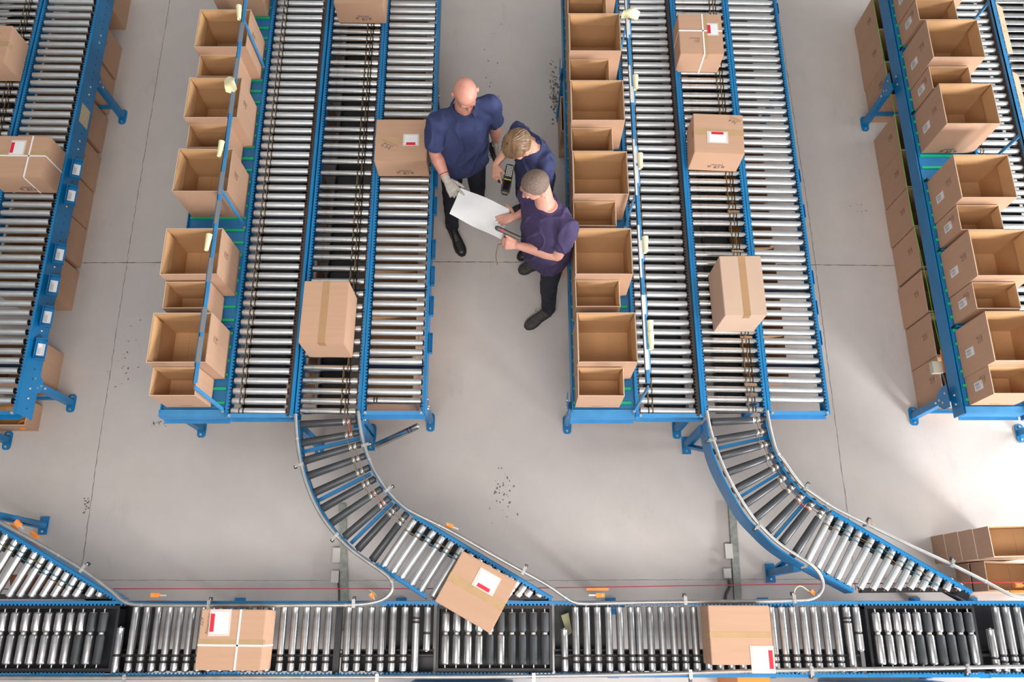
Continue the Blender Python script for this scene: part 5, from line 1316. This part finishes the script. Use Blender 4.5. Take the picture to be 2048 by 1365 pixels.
d_ = dCs.normalized(); s_ = d_.cross(V((.40,.85,.40))).normalized(); s_ = s_ if s_.dot(V((0,0,H))-cC) > 0 else -s_
part(sc_, 'red_window', MB().lathe(cC+d_*.048+s_*.026, cC+d_*.048+s_*.0375, [(0,.011),(.0115,.010)], n=12), RED)
part(sc_, 'wrist_strap', MB().tube(smooth_path([V((-.046,2.612,1.085)), P(998,489,1.06), P(994,500,1.02), P(992,515,1.0), P(995,530,.98)], 5), .0035), mat('brown_strap', (.20,.10,.06), .7))
cA = P(985,306,.82)
scanner('black handheld scanner hanging in the bald worker\'s left glove', cA, (.35,-.9,-.25), (.9,.3,.3), L=.17, dark=True)
# sheets of paper between them
def sheet(k):
    n = 18; m = 12; vs = []; o = 2.2*k
    TL, TR, BR, BL = P(921+o,376+o*.6,1.058-.004*k), P(1019+o*.3,418+o,1.078-.004*k), P(1003-o,479-o*.4,1.06-.004*k), P(899+o*.5,428-o,1.03-.004*k)
    for i in range(n+1):
        for j in range(m+1):
            a = i/n; b = j/m; p = TL.lerp(TR, a).lerp(BL.lerp(BR, a), b)
            p = p+V((0,0,.014*math.sin(a*PI)*math.cos(b*3)-.010*math.sin(a*9+b*4)*.4+.006*noise.noise(V((a*3,b*3,1)))))
            vs.append(p)
    fs = [(i*(m+1)+j, (i+1)*(m+1)+j, (i+1)*(m+1)+j+1, i*(m+1)+j+1) for i in range(n) for j in range(m)]
    mb = MB().add(vs, fs, 0, True); mb.add([v-V((0,0,.0008)) for v in vs], [tuple(reversed(f)) for f in fs], 0, True)
    o = link('paper_sheet', mb.mesh('paper_sheet', WHITE, TL), None, TL)
    return tag(o, ('uppermost', 'middle', 'lowest')[k]+' of the large white paper sheets held between the three workers', 'paper', 'white papers held by the workers')
for k in range(3): sheet(k)
# ---------------------------------------------------------------- light
sc = bpy.context.scene
w = bpy.data.worlds.new('hall_light'); sc.world = w; w.use_nodes = True
nt = w.node_tree; N = nt.nodes; L = nt.links
bg = N['Background']
tc = N.new('ShaderNodeTexCoord'); sx = N.new('ShaderNodeSeparateXYZ'); L.new(tc.outputs['Generated'], sx.inputs[0])
# roof lights overhead, dim walls around
cr = N.new('ShaderNodeValToRGB'); e = cr.color_ramp.elements
e[0].position = .0; e[0].color = (.16,.16,.17,1); e[1].position = 1; e[1].color = (1.0,.97,.93,1)
for pos, c in ((.5, (.10,.10,.105,1)), (.72, (.16,.16,.17,1)), (.86, (.42,.43,.44,1)), (.93, (.95,.96,.98,1))):
    k = e.new(pos); k.color = c
mp = N.new('ShaderNodeMapRange'); mp.inputs['From Min'].default_value = -1; mp.inputs['From Max'].default_value = 1
L.new(sx.outputs['Z'], mp.inputs['Value']); L.new(mp.outputs[0], cr.inputs[0]); L.new(cr.outputs[0], bg.inputs[0])
bg.inputs[1].default_value = .78
def area(name, loc, target, sx_, sy_, power, col):
    l = bpy.data.lights.new(name, 'AREA'); l.shape = 'RECTANGLE'; l.size = sx_; l.size_y = sy_; l.energy = power; l.color = col
    o = bpy.data.objects.new(name, l); C.objects.link(o); o.location = loc
    o.rotation_euler = (V(target)-V(loc)).to_track_quat('-Z', 'Y').to_euler(); return o
area('window_light_east', (8.6, -5.2, 3.1), (2.0, 3.0, 1.0), 4, 2.0, 2300, (.97,.98,1.0))
area('window_light_northeast', (9.1, 3.0, 2.9), (3.0, 3.0, 1.0), 5, 1.4, 620, (.95,.98,1.0))
area('roof_light', (0.2, -2.2, 7.4), (0.2, 0.8, 0), 6, 2.5, 400, (1.0,.94,.90))
sc.view_settings.view_transform = 'Standard'; sc.view_settings.look = 'None'
sc.view_settings.exposure = 0.12; sc.view_settings.gamma = 1.0
